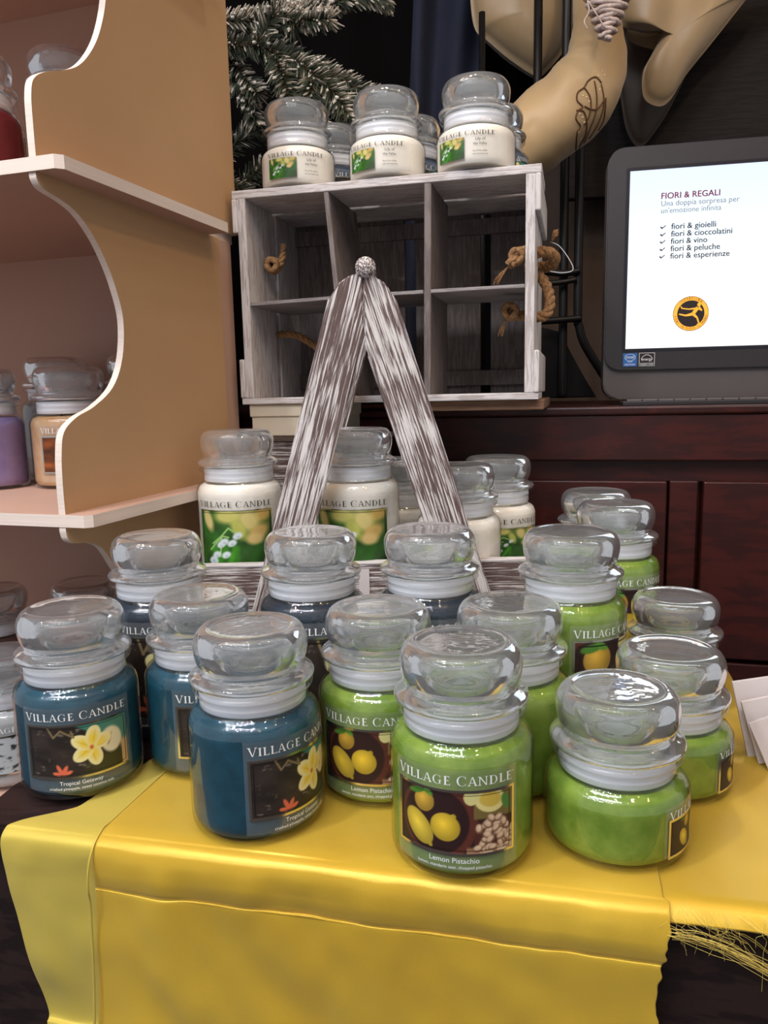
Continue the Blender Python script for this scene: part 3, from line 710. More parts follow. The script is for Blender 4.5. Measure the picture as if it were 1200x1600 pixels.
def build_side(front, rear, z0, z1):
    bm = bmesh.new(); out = [(t, z) for t, z in front]; ol = out+[(rear, z1), (rear, z0)]
    a = [bm.verts.new((t, .028, z+ZE)) for t, z in ol]; b = [bm.verts.new((t, .0355, z+ZE)) for t, z in ol]; n = len(ol)
    bm.faces.new(a); bm.faces.new(b[::-1])
    for k in range(n): bm.faces.new((a[k], a[(k+1) % n], b[(k+1) % n], b[k]))
    o = obj_bm('side_panel', bm, [M['cream'], M['cream_edge'], M['cream_in']], su)
    for p in o.data.polygons:
        p.material_index = 1 if abs(p.normal.y) < .5 else (2 if p.normal.y > 0 else 0)
    return o
up = [(.004, .212), (.004, .2412), (.005, .2655), (.0106, .2803), (.0274, .2915), (.0486, .3002), (.0714, .3124), (.0916, .3318), (.1085, .3569), (.1222, .3918), (.128, .43), (.118, .47), (.085, .50), (.02, .51), (.004, .521)]
mid = [(.002, -.109), (.002, -.08), (.004, -.0513), (.010, -.0309), (.0290, -.0179), (.0562, -.0082), (.0878, .0107), (.1070, .0406), (.1134, .0803), (.1046, .1118), (.0923, .1355), (.0757, .1574), (.0549, .1743), (.0344, .1821), (.0106, .1870), (.003, .1934), (.002, .2000)]
low = [(.120, -.43), (.120, -.36), (.118, -.30), (.110, -.25), (.098, -.215), (.085, -.195), (.071, -.1785), (.0579, -.1593), (.0474, -.1485), (.031, -.142), (.0131, -.1391), (.004, -.1344), (.001, -.1265), (.001, -.121)]
build_side(smooth_prof(up, 5), .376, .212, .521); build_side(smooth_prof(mid, 5), .325, -.109, .200); build_side(smooth_prof(low, 5), .255, -.43, -.121)
box('back_panel', .362, .372, .0365, .75, .55, .60+ZE, M['cream_in'], su, bev=0)
box('side_post', .325, .362, .0310, .0355, -.109+ZE, .200+ZE, M['cream_in'], su, bev=0)

# ================================================================== COUNTER with panelled front
CA = math.radians(-14)
ct = thing('wooden_counter', 'dark mahogany counter with panelled front behind the candle table', 'counter', (.36, 1.04, -ZE), CA)
CZ = -.026+ZE
box('counter_top', -.70, .9, 0, .55, CZ-.012, CZ, M['mahog'], ct, bev=.003)
box('apron', -.69, .9, .004, .03, CZ-.075, CZ-.012, M['mahog'], ct, bev=.002)
box('recess_board', -.69, .9, .022, .04, CZ-.105, CZ-.075, M['mahog'], ct, bev=.001)
box('cabinet_body', -.69, .9, .04, .54, .05, CZ-.012, M['mahog'], ct, bev=0)
for a, b, c, d in ((-.68, .030, .012, 0), (.034, .072, .020, 0), (.077, .50, .010, 0), (.504, .89, .010, 0)):
    box('front_panel', a, b, c, .042, .60+.22, CZ-.104, M['mahog'], ct, bev=.002)
box('plinth_panel', -.68, .89, .014, .042, .05, .813, M['mahog'], ct, bev=.002)

# ================================================================== WOODEN CRATE
CRA = math.radians(-14.107)
cr = thing('wooden_crate', 'whitewashed wooden crate with six compartments and rope handles, on its side', 'crate', (-.189, 1.043, -.013), CRA)
D = .20
box('top_board', -.001, .395, 0, .094, .2645, .275, M['ww_crate'], cr, bev=.0012)
box('top_board', .004, .390, .106, D, .2645, .275, M['ww_crate'], cr, bev=.0012)
box('bottom_board', 0, .394, 0, .094, 0, .0085, M['ww_crate'], cr, bev=.0012)
box('bottom_board', .004, .390, .106, D, 0, .0085, M['ww_crate'], cr, bev=.0012)
for x0, x1, c0, c1 in ((.006, .0175, -.001, .0062), (.3765, .388, .3878, .3945)):
    box('end_board', x0, x1, 0, .094, .0085, .2645, M['ww_crate_z'], cr, bev=.001)
    box('end_board', x0, x1, .106, D, .0085, .2645, M['ww_crate_z'], cr, bev=.001)
    for z0, z1 in ((.222, .2645), (.0085, .060)): box('corner_cleat', c0, c1, -.002, D*.98, z0, z1, M['ww_crate_z'], cr, bev=.002)
for a, b in ((.0175, .187), (.203, .300), (.315, .3765)): box('back_plank', a, b, D-.010, D, .0085, .2645, M['crate_in'], cr, bev=.001)
for z in (.235, .02): box('back_batten', .0175, .3765, D-.018, D-.0105, z, z+.022, M['crate_in'], cr, bev=.001)
prism('divider', [(.1245, .2645), (.1310, .2645), (.1520, .0085), (.1455, .0085)], .001, .13, M['crate_in'], cr, .0006)
prism('divider', [(.2540, .2645), (.2625, .2645), (.2590, .0085), (.2505, .0085)], .001, .13, M['crate_in'], cr, .0006)
for a, b, z0, z1 in ((.0180, .1335, .1335, .1365), (.1420, .2510, .1370, .1380), (.2605, .3760, .1382, .1388)):
    prism('compartment_shelf', [(a, z0-.0045), (b, z1-.0045), (b, z1), (a, z0)], .001, .14, M['crate_shelf'], cr, .0006)
def rope(pts, r=.0055, frays=None, **k):
    v, f = rope_geo(pts, r); parts = [(v, f)]
    for fp, fd in (frays or []):
        rs = random.Random(3)
        for q in range(26):
            a = Vector(fp); d = Vector(fd)+Vector((rs.uniform(-.4, .4), rs.uniform(-.4, .4), rs.uniform(-.4, .4)))*.5
            parts.append(tube([a, a+d*.010, a+d*.018+Vector((0, 0, -.002))], .0005, 5))
    v, f = join(parts); return obj('rope_handle', v, f, M['rope'], cr, True)
def knot(cx, cy, cz, r=.0085):
    out = []
    for k in range(22):
        a = k*.9; out.append((cx+r*math.cos(a)*(.8+.2*math.sin(k)), cy+r*math.sin(a*1.3)*.8, cz+r*.9*math.sin(a)))
    return out
# right handles: knots inside, loops outside
rope([(.355, .045, .168), (.362, .050, .180), (.370, .055, .186), (.382, .058, .184), (.398, .060, .184), (.408, .066, .180), (.408, .074, .174), (.402, .084, .170), (.388, .088, .170), (.372, .088, .170)], .0072, [((.352, .044, .166), (-.8, -.2, -.9)), ((.405, .060, .195), (.3, 0, .8))])
v, f = tube(catmull(knot(.362, .050, .179), 4), .0036, 8); obj('rope_knot', v, f, M['rope'], cr, True)
rope([(.352, .055, .108), (.362, .060, .107), (.376, .062, .106), (.392, .060, .104), (.400, .062, .108), (.404, .066, .120), (.402, .072, .136), (.396, .076, .150), (.388, .080, .160)], .0068, [((.350, .053, .104), (-.4, -.3, -1))])
v, f = tube(catmull(knot(.354, .052, .112, .009), 4), .0040, 8); obj('rope_knot', v, f, M['rope'], cr, True)
# left handles
v, f = tube(catmull(knot(.030, .055, .188, .0085), 4), .0042, 8); obj('rope_knot', v, f, M['rope'], cr, True)
rope([(.034, .055, .180), (.040, .06, .192), (.044, .064, .206)], .0048, [((.040, .060, .198), (.3, 0, 1))])
rope([(.012, .098, .188), (-.008, .10, .17), (-.010, .10, .12), (.010, .10, .10), (.030, .085, .098), (.055, .080, .094), (.082, .085, .075), (.105, .10, .045)], .0050)
v, f = tube(catmull([(.404, .062, .196), (.415, .060, .190), (.428, .058, .172), (.432, .058, .160), (.420, .058, .157), (.404, .06, .160)], 6), .0006, 6); obj('tag_string', v, f, M['nylon'], cr, True)
# things under the crate
def oriented_box(name, label, cat, x, y, z, rz, w, d, h, mat, bev=.0015):
    o = box(name, 0, w, 0, d, 0, h, mat, bev=bev); o.location = (x, y, z+ZE); o.rotation_euler = (0, 0, rz); return tag(o, label, cat)
p = Vector((-.189, 1.043, 0))+Vector((math.cos(CRA), math.sin(CRA), 0))*.232+Vector((-math.sin(CRA), math.cos(CRA), 0))*.012
oriented_box('wooden_plank', 'brown raw wooden plank under the right half of the whitewashed crate', 'plank', p.x, p.y, -.0258, CRA, .168, .24, .0126, M['plank'])
cb = thing('carton', 'flat cream carton with lid, under the left end of the crate', 'box', (-.180, 1.045, -.056), CRA)
box('carton_base', .002, .128, .002, .098, 0, .0300, M['cream_box'], cb); box('carton_lid', 0, .130, 0, .100, .026, .0430, M['cream_box'], cb)
wbx = thing('wooden_box', 'whitewashed dark wooden box behind the large white jars, under the cream carton', 'box', (-.156, 1.058, TZ), CRA)
box('box_body', .0, .150, .0, .095, 0, .2565, M['ww_leg'], wbx); box('box_rim', -.003, .153, -.003, .098, .2565, .2640, M['ww_crate'], wbx)

# ================================================================== A-FRAME TRAY
at = thing('planter_tray', 'distressed whitewashed wooden tray with A-shaped front, holding white candles', 'tray', (0, .80, TZ))
def lz(z): return z-TZ
sl, sr = .284, .312
def A(y0, y1, dx=0):
    L = [(-.0529, .093), (-.0406, .1105), (-.030, .1170), (-.0170, .1205), (-.0170, .0585), (-.0170-.284*(.0585-TZ), TZ), (-.0529-.284*(.093-TZ), TZ)]
    R = [(-.0160, .1205), (-.006, .1165), (.0055, .1095), (.0175, .0915), (.0175+.312*(.0915-TZ), TZ), (-.0160+.312*(.049-TZ), TZ), (-.0160, .049)]
    prism('leg', [(x+dx, lz(z)) for x, z in L], y0, y1, M['ww_leg'], at, .0012, math.atan2(1, .284), -.09+dx, .2)
    prism('leg', [(x+dx, lz(z)) for x, z in R], y0, y1, M['ww_leg'], at, .0012, math.atan2(1, -.312), .06+dx, .2)
A(-.003, .0150)
n_front = set(at.children)
A(0, .010)
bpy.context.view_layer.update()
for o in [c for c in at.children if c not in n_front]:   # rear A leans towards the front one
    o.matrix_basis = Matrix.Translation((0, .230, 0)) @ Matrix.Rotation(.18, 4, 'X') @ o.matrix_basis
v, f = tube([(0, 0, 0), (.004, 0, 0), (.166, 0, 0), (.170, 0, 0)], [.0085, .0105, .0105, .0085], 20); o = obj('dowel', v, f, M['ww_leg'], at, True, loc=(-.0135, -.008, lz(.1245)), rot=(0, 0, PI/2))
TB, TT = -.246, -.1865
box('front_board', -.2215, .2035, .016, .029, lz(TB), lz(TT), M['ww_leg'], at, bev=.0012)
box('rim_strip', -.2225, .2040, .0155, .030, lz(TT), lz(TT)+.0025, M['ww_crate'], at, bev=.0005)
box('back_board', -.2215, .2035, .214, .224, lz(TB), lz(TT), M['ww_leg'], at, bev=.0012)
box('end_board', -.2215, -.2195, .029, .214, lz(TB), lz(TT), M['ww_crate'], at, bev=.0006)
box('end_board', .1960, .2035, .029, .214, lz(TB), lz(TT), M['ww_crate'], at, bev=.0006)
box('tray_floor', -.2195, .1960, .029, .214, lz(TB), lz(-.2305), M['ww_crate'], at, bev=.0006)
pt = box('price_tag', 0, .0115, 0, .0006, 0, .030, M['paper'], bev=0); pt.location = (-.0290, .8145, -.221+ZE)
tag(pt, 'small white paper tag stuck to the tray board behind a dark blue jar', 'tag')

# ================================================================== MONITOR
mo = thing('computer_monitor', 'black all-in-one computer screen showing a white flower shop page', 'monitor', (.325, 1.13, -.026), math.radians(-11.2))
def rr(x0, x1, z0, z1, r, n=8):
    o = []
    for cx, cz, a0 in ((x1-r, z1-r, 0), (x0+r, z1-r, 90), (x0+r, z0+r, 180), (x1-r, z0+r, 270)):
        for k in range(n+1):
            a = math.radians(a0+90*k/n); o.append((cx+r*math.cos(a), cz+r*math.sin(a)))
    return o
MZ = .026
prism('casing', rr(0, .50, .0085, .330+MZ, .022), .006, .045, M['chin'], mo, .002)
prism('bezel', rr(.001, .499, .0245+MZ, .3295+MZ, .020), 0, .0062, M['bezel'], mo, .001)
prism('inner_bezel', rr(.0250, .475, .0500+MZ, .3020+MZ, .002), -.0006, .001, M['bezel_in'], mo, .0003)
m, N, L = newmat('lit_screen'); b = N['Principled BSDF']; tc = N.new('ShaderNodeTexCoord'); sp = N.new('ShaderNodeSeparateXYZ'); L.new(tc.outputs['Generated'], sp.inputs[0])
r_ = N.new('ShaderNodeValToRGB'); r_.color_ramp.elements[0].position = .35; r_.color_ramp.elements[0].color = (1, 1, 1, 1); r_.color_ramp.elements[1].color = (*s2l((208, 222, 255)), 1)
e = r_.color_ramp.elements.new(.6); e.color = (*s2l((225, 246, 252)), 1)
L.new(sp.outputs[2], r_.inputs[0]); L.new(r_.outputs[0], b.inputs['Emission Color']); b.inputs['Emission Strength'].default_value = .98; b.inputs['Base Color'].default_value = (.02, .02, .02, 1); b.inputs['Roughness'].default_value = .3
scr = prism('screen', [(.0297, .0543+MZ), (.470, .0543+MZ), (.470, .2970+MZ), (.0297, .2970+MZ)], -.0012, .0, m, mo, 0)
box('stand_foot', .12, .38, .02, .10, 0, .012, M['chin'], mo, bev=.003)
ink = {'red': pr('ink_plum', (150, 50, 84), rough=.6), 'grey': pr('ink_grey', (120, 112, 122), rough=.6), 'dark': pr('ink_dark_grey', (84, 66, 84), rough=.6), 'gold': pr('ink_gold', (232, 160, 50), rough=.4, emit=(232, 160, 50), estr=.5), 'blk': pr('ink_near_black', (30, 18, 18), rough=.5), 'blue': pr('sticker_blue', (40, 100, 170), rough=.4), 'w': M['ink_white']}
def flat(polys, y, mat, name, parent, y2=None):
    vs = []; fs = []
    for p in polys:
        n = len(vs); vs += [(x, y, z) for x, z in p]; fs.append(tuple(range(n, n+len(p))))
    return obj(name, vs, fs, mat, parent)
YT = -.00135
def put(s, x, z, w, mat, bold=0):
    q, k = widen(text_polys(s, 1, 'LEFT'), w); xs = min(a for p in q for a, b in p); q = shift(q, x-xs, z+MZ)
    if bold: q = q+shift(q, bold, 0)+shift(q, 0, bold*.6)
    return flat(q, YT, ink[mat], 'screen_text', scr)
put('FIORI & REGALI', .0720, .2575, .0765, 'red', .0005)
put('Una doppia sorpresa per', .0722, .2480, .1020, 'grey')
put("un'emozione infinita", .0722, .2385, .0790, 'grey')
for k, (s, w) in enumerate((('fiori & gioielli', .0585), ('fiori & cioccolatini', .0800), ('fiori & vino', .0480), ('fiori & peluche', .0650), ('fiori & esperienze', .0780))):
    z = .2165-k*.00995; put(s, .0865, z, w, 'dark', .0004)
    flat([[(.0715, z+.0032+MZ), (.0728, z+.0044+MZ), (.0752, z+.0030+MZ), (.0744, z+.0006+MZ)], [(.0744, z+.0006+MZ), (.0752, z+.0030+MZ), (.0788, z+.0060+MZ), (.0796, z+.0050+MZ)]], YT, ink['dark'], 'check_mark', scr)
EX, EZ, ER = .1170, .1005+MZ, .0240
def disc(r, n=40): return [[(EX+r*math.cos(2*PI*k/n), EZ+r*math.sin(2*PI*k/n)) for k in range(n)]]
flat(disc(ER), YT, ink['blk'], 'emblem', scr)
def ring(r0, r1, n=48): return [[(EX+a*math.cos(t), EZ+a*math.sin(t)) for a, t in ((r0, 2*PI*k/n), (r1, 2*PI*k/n), (r1, 2*PI*(k+1)/n), (r0, 2*PI*(k+1)/n))] for k in range(n)]
em = flat(ring(ER*.76, ER*.97), YT-.0001, ink['gold'], 'emblem', scr)
def arctext(s, a0, a1, r, size, flip=False):
    out = []
    for i, c in enumerate(s):
        if c == ' ': continue
        a = math.radians(a0+(a1-a0)*i/(len(s)-1)); g = text_polys(c, size); rot = a-PI/2 if not flip else a+PI/2
        out += [[(EX+r*math.cos(a)+x*math.cos(rot)-y*math.sin(rot), EZ+r*math.sin(a)+x*math.sin(rot)+y*math.cos(rot)) for x, y in p] for p in g]
    return out
flat(arctext('INTERFLORA', 130, 50, ER*.80, .0052)+arctext('FIORI IN TUTTO IL MONDO', 190, 350, ER*.93, .0044, True), YT-.0002, ink['blk'], 'emblem', scr)
def seg(x0, y0, x1, y1, w0, w1):
    d = Vector((x1-x0, y1-y0)); nn = Vector((-d.y, d.x)).normalized(); k = ER/.024*.024
    return [(EX+(x0+nn.x*w0)*ER, EZ+(y0+nn.y*w0)*ER), (EX+(x0-nn.x*w0)*ER, EZ+(y0-nn.y*w0)*ER), (EX+(x1-nn.x*w1)*ER, EZ+(y1-nn.y*w1)*ER), (EX+(x1+nn.x*w1)*ER, EZ+(y1+nn.y*w1)*ER)]
fig = [seg(.38, .34, .12, -.02, .10, .10), seg(.12, -.02, -.28, -.10, .09, .05), seg(-.28, -.10, -.66, .0, .05, .035), seg(.12, -.02, .36, -.24, .09, .05), seg(.36, -.24, .48, -.6, .05, .035),
       seg(.48, -.6, .36, -.64, .03, .03), seg(.34, .30, -.1, .26, .05, .035), seg(-.1, .26, -.52, .32, .035, .03), seg(-.52, .32, -.56, .44, .03, .03), seg(.38, .30, .62, .16, .05, .04), seg(.62, .16, .44, .40, .035, .03)]
fig.append([(EX+(.44+.10*math.cos(t))*ER, EZ+(.50+.11*math.sin(t))*ER) for t in np.linspace(0, 2*PI, 14, endpoint=False)])
flat(fig, YT-.0002, ink['gold'], 'emblem', scr)
st = flat([[(.0268, .0292+MZ), (.0462, .0292+MZ), (.0462, .0480+MZ), (.0268, .0480+MZ)]], -.0008, ink['blue'], 'processor_sticker', mo)
q, _ = widen(text_polys('intel', 1), .0105); flat(shift(q, .0365, .0405+MZ)+[[(.0365+r0*math.cos(t)*1.5, .0420+MZ+r0*math.sin(t)) for r0, t in ((.0046, 2*PI*k/24), (.0050, 2*PI*k/24), (.0050, 2*PI*(k+1)/24), (.0046, 2*PI*(k+1)/24))] for k in range(24)], -.0009, ink['w'], 'sticker_print', st)
q, _ = widen(text_polys('inside', 1), .0070); q2, _ = widen(text_polys('PENTIUM', 1), .0140); flat(shift(q, .0365, .0352+MZ)+shift(q2, .0365, .0306+MZ), -.0009, ink['w'], 'sticker_print', st)
st = flat([[(.0490, .0292+MZ), (.0705, .0292+MZ), (.0705, .0480+MZ), (.0490, .0480+MZ)]], -.0008, ink['blk'], 'energy_sticker', mo)
def rectline(x0, x1, z0, z1, w): return [[(x0, z0), (x1, z0), (x1, z0+w), (x0, z0+w)], [(x0, z1-w), (x1, z1-w), (x1, z1), (x0, z1)], [(x0, z0), (x0+w, z0), (x0+w, z1), (x0, z1)], [(x1-w, z0), (x1, z0), (x1, z1), (x1-w, z1)]]
q, _ = widen(text_polys('energy', 1), .0150); q2, _ = widen(text_polys('ENERGY STAR', 1), .0175)
flat(rectline(.0490, .0705, .0292+MZ, .0480+MZ, .0005)+shift(q, .0597, .0372+MZ)+shift(q2, .0597, .0304+MZ)+rectline(.0490, .0705, .0292+MZ, .0335+MZ, .0004)+[[(.0597+.0085*math.cos(t)*a, .0355+MZ+.0100*math.sin(t)*a) for a, t in ((.94, math.radians(20+k*10)), (1, math.radians(20+k*10)), (1, math.radians(30+k*10)), (.94, math.radians(30+k*10)))] for k in range(14)], -.0009, ink['w'], 'sticker_print', st)
# keyboard lying before the monitor
kb = thing('keyboard', 'flat grey keyboard lying on the counter edge in front of the screen', 'keyboard', (.335, 1.068, -.026), math.radians(-11.2))
box('key_base', 0, .42, 0, .045, 0, .006, M['bezel'], kb, bev=.001)
for r in range(3):
    x = .006+r*.004
    while x < .40:
        w = .021; box('key', x, x+w-.002, .004+r*.013, .015+r*.013, .006, .0085, M['key'], kb, bev=.0006); x += w

# ================================================================== BEHIND: iron stand, fabrics, rattan, fir
iron = thing('iron_stand', 'black wrought iron stand with splayed feet between the crate and the screen', 'stand', (.34, 1.42, -.026))
def irtube(name, pts, r, par=iron, base=(.34, 1.42, -.026)):
    v, f = tube(catmull([(x-base[0], y-base[1], z-base[2]) for x, y, z in pts], 8), r, 12); return obj(name, v, f, M['black_iron'], par, True)
irtube('upright', [(.358, 1.42, .80), (.358, 1.42, .40), (.359, 1.42, .145), (.362, 1.42, .111), (.374, 1.42, .076), (.411, 1.42, .018), (.429, 1.42, -.018)], .0080)
irtube('upright', [(.333, 1.43, .80), (.334, 1.43, .40), (.335, 1.43, .10), (.336, 1.43, -.018)], .0080)
irtube('cross_bar', [(.29, 1.41, .207), (.33, 1.41, .203), (.358, 1.41, .207)], .006); irtube('cross_bar', [(.29, 1.41, .185), (.33, 1.41, .188), (.352, 1.41, .192)], .005)
irtube('cross_bar', [(.29, 1.41, .120), (.33, 1.41, .122), (.362, 1.41, .124)], .006)
prism('foot_plate', [(-.08, .008), (.065, .008), (.03, .065), (-.005, .130), (-.08, .150)], .03, .06, M['black_iron'], iron, .002)
rod = thing('iron_rod', 'thick black iron rod rising in front of the champagne drape', 'rod', (.278, 1.40, -.026))
v, f = tube([(0, 0, 0), (0, 0, .9)], .0075, 12); obj('rod_bar', v, f, M['black_iron'], rod, True)
rod = thing('iron_rod', 'thin black iron rod rising behind the rightmost jar on the crate', 'rod', (.183, 1.40, -.026))
v, f = tube([(0, 0, 0), (0, 0, .655)], .0055, 12); obj('rod_bar', v, f, M['black_iron'], rod, True)
# fabric wreath: stuffed satin ring with cutwork
wr = thing('fabric_wreath', 'stuffed champagne satin wreath with brown cutwork, hanging beside the crate', 'wreath', (.30, 1.30, .50))
path = catmull([(.197, 1.32, .372), (.233, 1.31, .390), (.279, 1.30, .420), (.325, 1.295, .461), (.347, 1.295, .503), (.350, 1.295, .545), (.347, 1.30, .585), (.344, 1.31, .625), (.333, 1.32, .67)], 10)
rad = [float(np.interp(i/(len(path)-1)*8, range(9), (.050, .056, .060, .060, .050, .040, .033, .030, .030))) for i in range(len(path))]
def wob(t, a): return .05*noise.noise(Vector((t*9, a*1.2, 0)))+.05*math.sin(a*3+t*26)*math.exp(-((t-.28)/.10)**2)+.025*noise.noise(Vector((t*30, a*.8, 5)))
v, f = tube([p-Vector((.30, 1.30, .50)) for p in path], rad, 64, wob=wob); ringo = obj('stuffed_ring', v, f, M['fabric'], wr, True)
bvh = BVHTree.FromPolygons([Vector(p) for p in v], f)
def onring(x, z):
    h = bvh.ray_cast(Vector((x-.30, -.4, z-.50)), Vector((0, 1, 0)))
    return h[0]+Vector((0, -.0006, 0)) if h[0] else None
def px(x, y): # point on the plane 1.3 m ahead, from measured picture positions of the embroidery (x right, z up)
    return (.304+(x-900)*.00097, .483-(y-100)*.00091)
def stitch(pts, r=.0012, mat='lace'):
    q = [onring(*px(*p)) for p in smooth_prof(pts, 5)]; q = [p for p in q if p is not None]
    if len(q) > 3: v, f = tube(q, r, 6); obj('embroidery', v, f, M[mat], wr, True)
stitch([(940, 130), (930, 122), (918, 128), (912, 138), (902, 146), (902, 158), (912, 166), (905, 172), (902, 184), (912, 192), (908, 200), (912, 210), (922, 215), (932, 212)])
stitch([(912, 138), (922, 150), (926, 165), (924, 180), (918, 190)]); stitch([(928, 128), (934, 150), (936, 170), (932, 190), (928, 208)]); stitch([(940, 132), (946, 150), (948, 165), (944, 185), (936, 200)])
stitch([(902, 172), (914, 172), (922, 184), (926, 198), (922, 212)]); stitch([(950, 150), (952, 165), (954, 178), (950, 188)]); stitch([(915, 165), (926, 168), (938, 166), (948, 152)])
for x, y in ((911, 150), (917, 152), (922, 158), (908, 176), (914, 180), (918, 186), (934, 120), (940, 112), (945, 118), (938, 140), (911, 200), (920, 204)):
    p = onring(*px(x, y))
    if p is not None: v, f = lathe([(0, .0006), (.0009, .0003), (.0012, 0)], 8); o = obj('embroidery_dot', [(a[0], -a[2], a[1]) for a in v], f, M['lace_dot'], wr, loc=p)
def pillow(name, pts, y, depth, mat, parent=None, rings=14, wrk=.12, seed=0, both=True):
    """puffed cloth shape from an outline in x,z with real depth on both sides"""
    P = [Vector((p[0], 0, p[1])) for p in smooth_prof(list(pts)+[pts[0]], 7)[:-1]]; n = len(P); c = sum(P, Vector())/n; vs = []; fs = []
    for side in ((-1, 1) if both else (-1,)):
        base = len(vs)
        for k in range(rings+1):
            s = 1-k/rings; b = math.sqrt(max(0, 1-s*s))
            for i, p in enumerate(P):
                q = c+(p-c)*s; w = 1+wrk*4*noise.noise(Vector((q.x*12+seed, q.z*5-q.x*7, seed)))
                vs.append((q.x, side*depth*b*w, q.z))
        for k in range(rings):
            for i in range(n):
                j = (i+1) % n; fs.append((base+k*n+i, base+k*n+j, base+(k+1)*n+j, base+(k+1)*n+i))
    o = obj(name, vs, fs, mat, parent, True); o.location = (0, y, 0) if parent else (0, y, ZE)
    o.modifiers.new('weld', 'WELD').merge_threshold = .0005
    return o
dr = pillow('satin_drape', [(.175, .758), (.175, .695), (.183, .647), (.204, .628), (.245, .595), (.293, .565), (.309, .567), (.352, .617), (.368, .67), (.37, .754)], 1.50, .06, M['fabric_b'], wrk=.06)
tag(dr, 'puffed champagne satin drape behind the iron rods, upper middle', 'drape')
dr = pillow('satin_drape', [(.407, .703), (.408, .644), (.416, .606), (.456, .593), (.486, .591), (.476, .565), (.459, .533), (.457, .503), (.465, .484), (.488, .475), (.507, .486), (.53, .522), (.571, .571), (.632, .645), (.678, .698)], 1.40, .04, M['fabric_b'], wrk=.10, seed=4)
tag(dr, 'looped champagne satin drape at the upper right above the screen', 'drape')
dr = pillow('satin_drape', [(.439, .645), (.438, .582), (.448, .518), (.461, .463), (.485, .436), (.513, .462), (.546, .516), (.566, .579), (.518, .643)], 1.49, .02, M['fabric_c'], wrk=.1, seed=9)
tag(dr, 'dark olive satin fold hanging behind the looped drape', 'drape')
# rattan heart
rh = thing('rattan_heart', 'pale wrapped rattan heart, its tip hanging over the satin wreath', 'ornament', (.335, 1.19, .496))
parts = []; rs = random.Random(8)
for k in range(26):
    z = .002+k*.0052; hw = .006+.036*min(1, (k/17))**.8+(.002*k/26); ps = []
    for a in range(25):
        t = 2*PI*a/24; ps.append((hw*math.cos(t)+.0015*rs.uniform(-1, 1), .55*hw*math.sin(t), z+.004*math.cos(t)*(1 if k % 2 else -.6)+.0008*rs.uniform(-1, 1)))
    parts.append(tube(ps, .0032, 7))
v, f = join(parts); obj('wrapping', v, f, M['rattan'], rh, True)
v, f = tube(catmull([(-.006, -.012, .010), (-.022, -.016, .030), (-.032, -.014, .045), (-.030, -.016, .030), (-.036, -.014, .018), (-.031, -.014, .008)], 5), .0010, 6); obj('twine', v, f, M['rattan'], rh, True)
# slate curtain
def curtain(name, label, x0, x1, z0, z1, y, mat, amp, freq, lean=0):
    vs = []; fs = []; n, mm = 120, 24
    for j in range(mm+1):
        for i in range(n+1):
            x = x0+(x1-x0)*i/n; z = z0+(z1-z0)*j/mm
            vs.append((x+lean*(z-z0), y+amp*math.sin(freq*x+1.5*noi(x*6, z*2))*(1+.4*noi(x*4, z*3, 2)), z+ZE))
    for j in range(mm):
        for i in range(n): q = j*(n+1)+i; fs.append((q, q+1, q+n+2, q+n+1))
    o = obj(name, vs, fs, mat, None, True); m = o.modifiers.new('t', 'SOLIDIFY'); m.thickness = .002; return tag(o, label, 'curtain')
curtain('curtain', 'dark slate grey cloth hanging in folds behind the crate candles', .03, .17, -.02, .80, 1.56, M['slate'], .018, 90, .06)
curtain('curtain', 'black backdrop cloth hanging behind the fir branches', -.75, .36, -.02, 1.2, 1.64, M['wall_dark'], .010, 40)
# dark wood panel top right, behind the monitor
wp = box('backdrop_panel', 0, .9, 0, .02, 0, .75, wood('scratched_dark_wood', (13, 9, 9), (26, 19, 17), .5, (3, 30, 30), rough=.6, bump=.8), bev=.003)
wp.location = (.36, 1.55, .36+ZE); wp.rotation_euler = (0, 0, math.radians(-12)); tag(wp, 'dark brown scratched wooden panel above and behind the computer screen', 'panel')

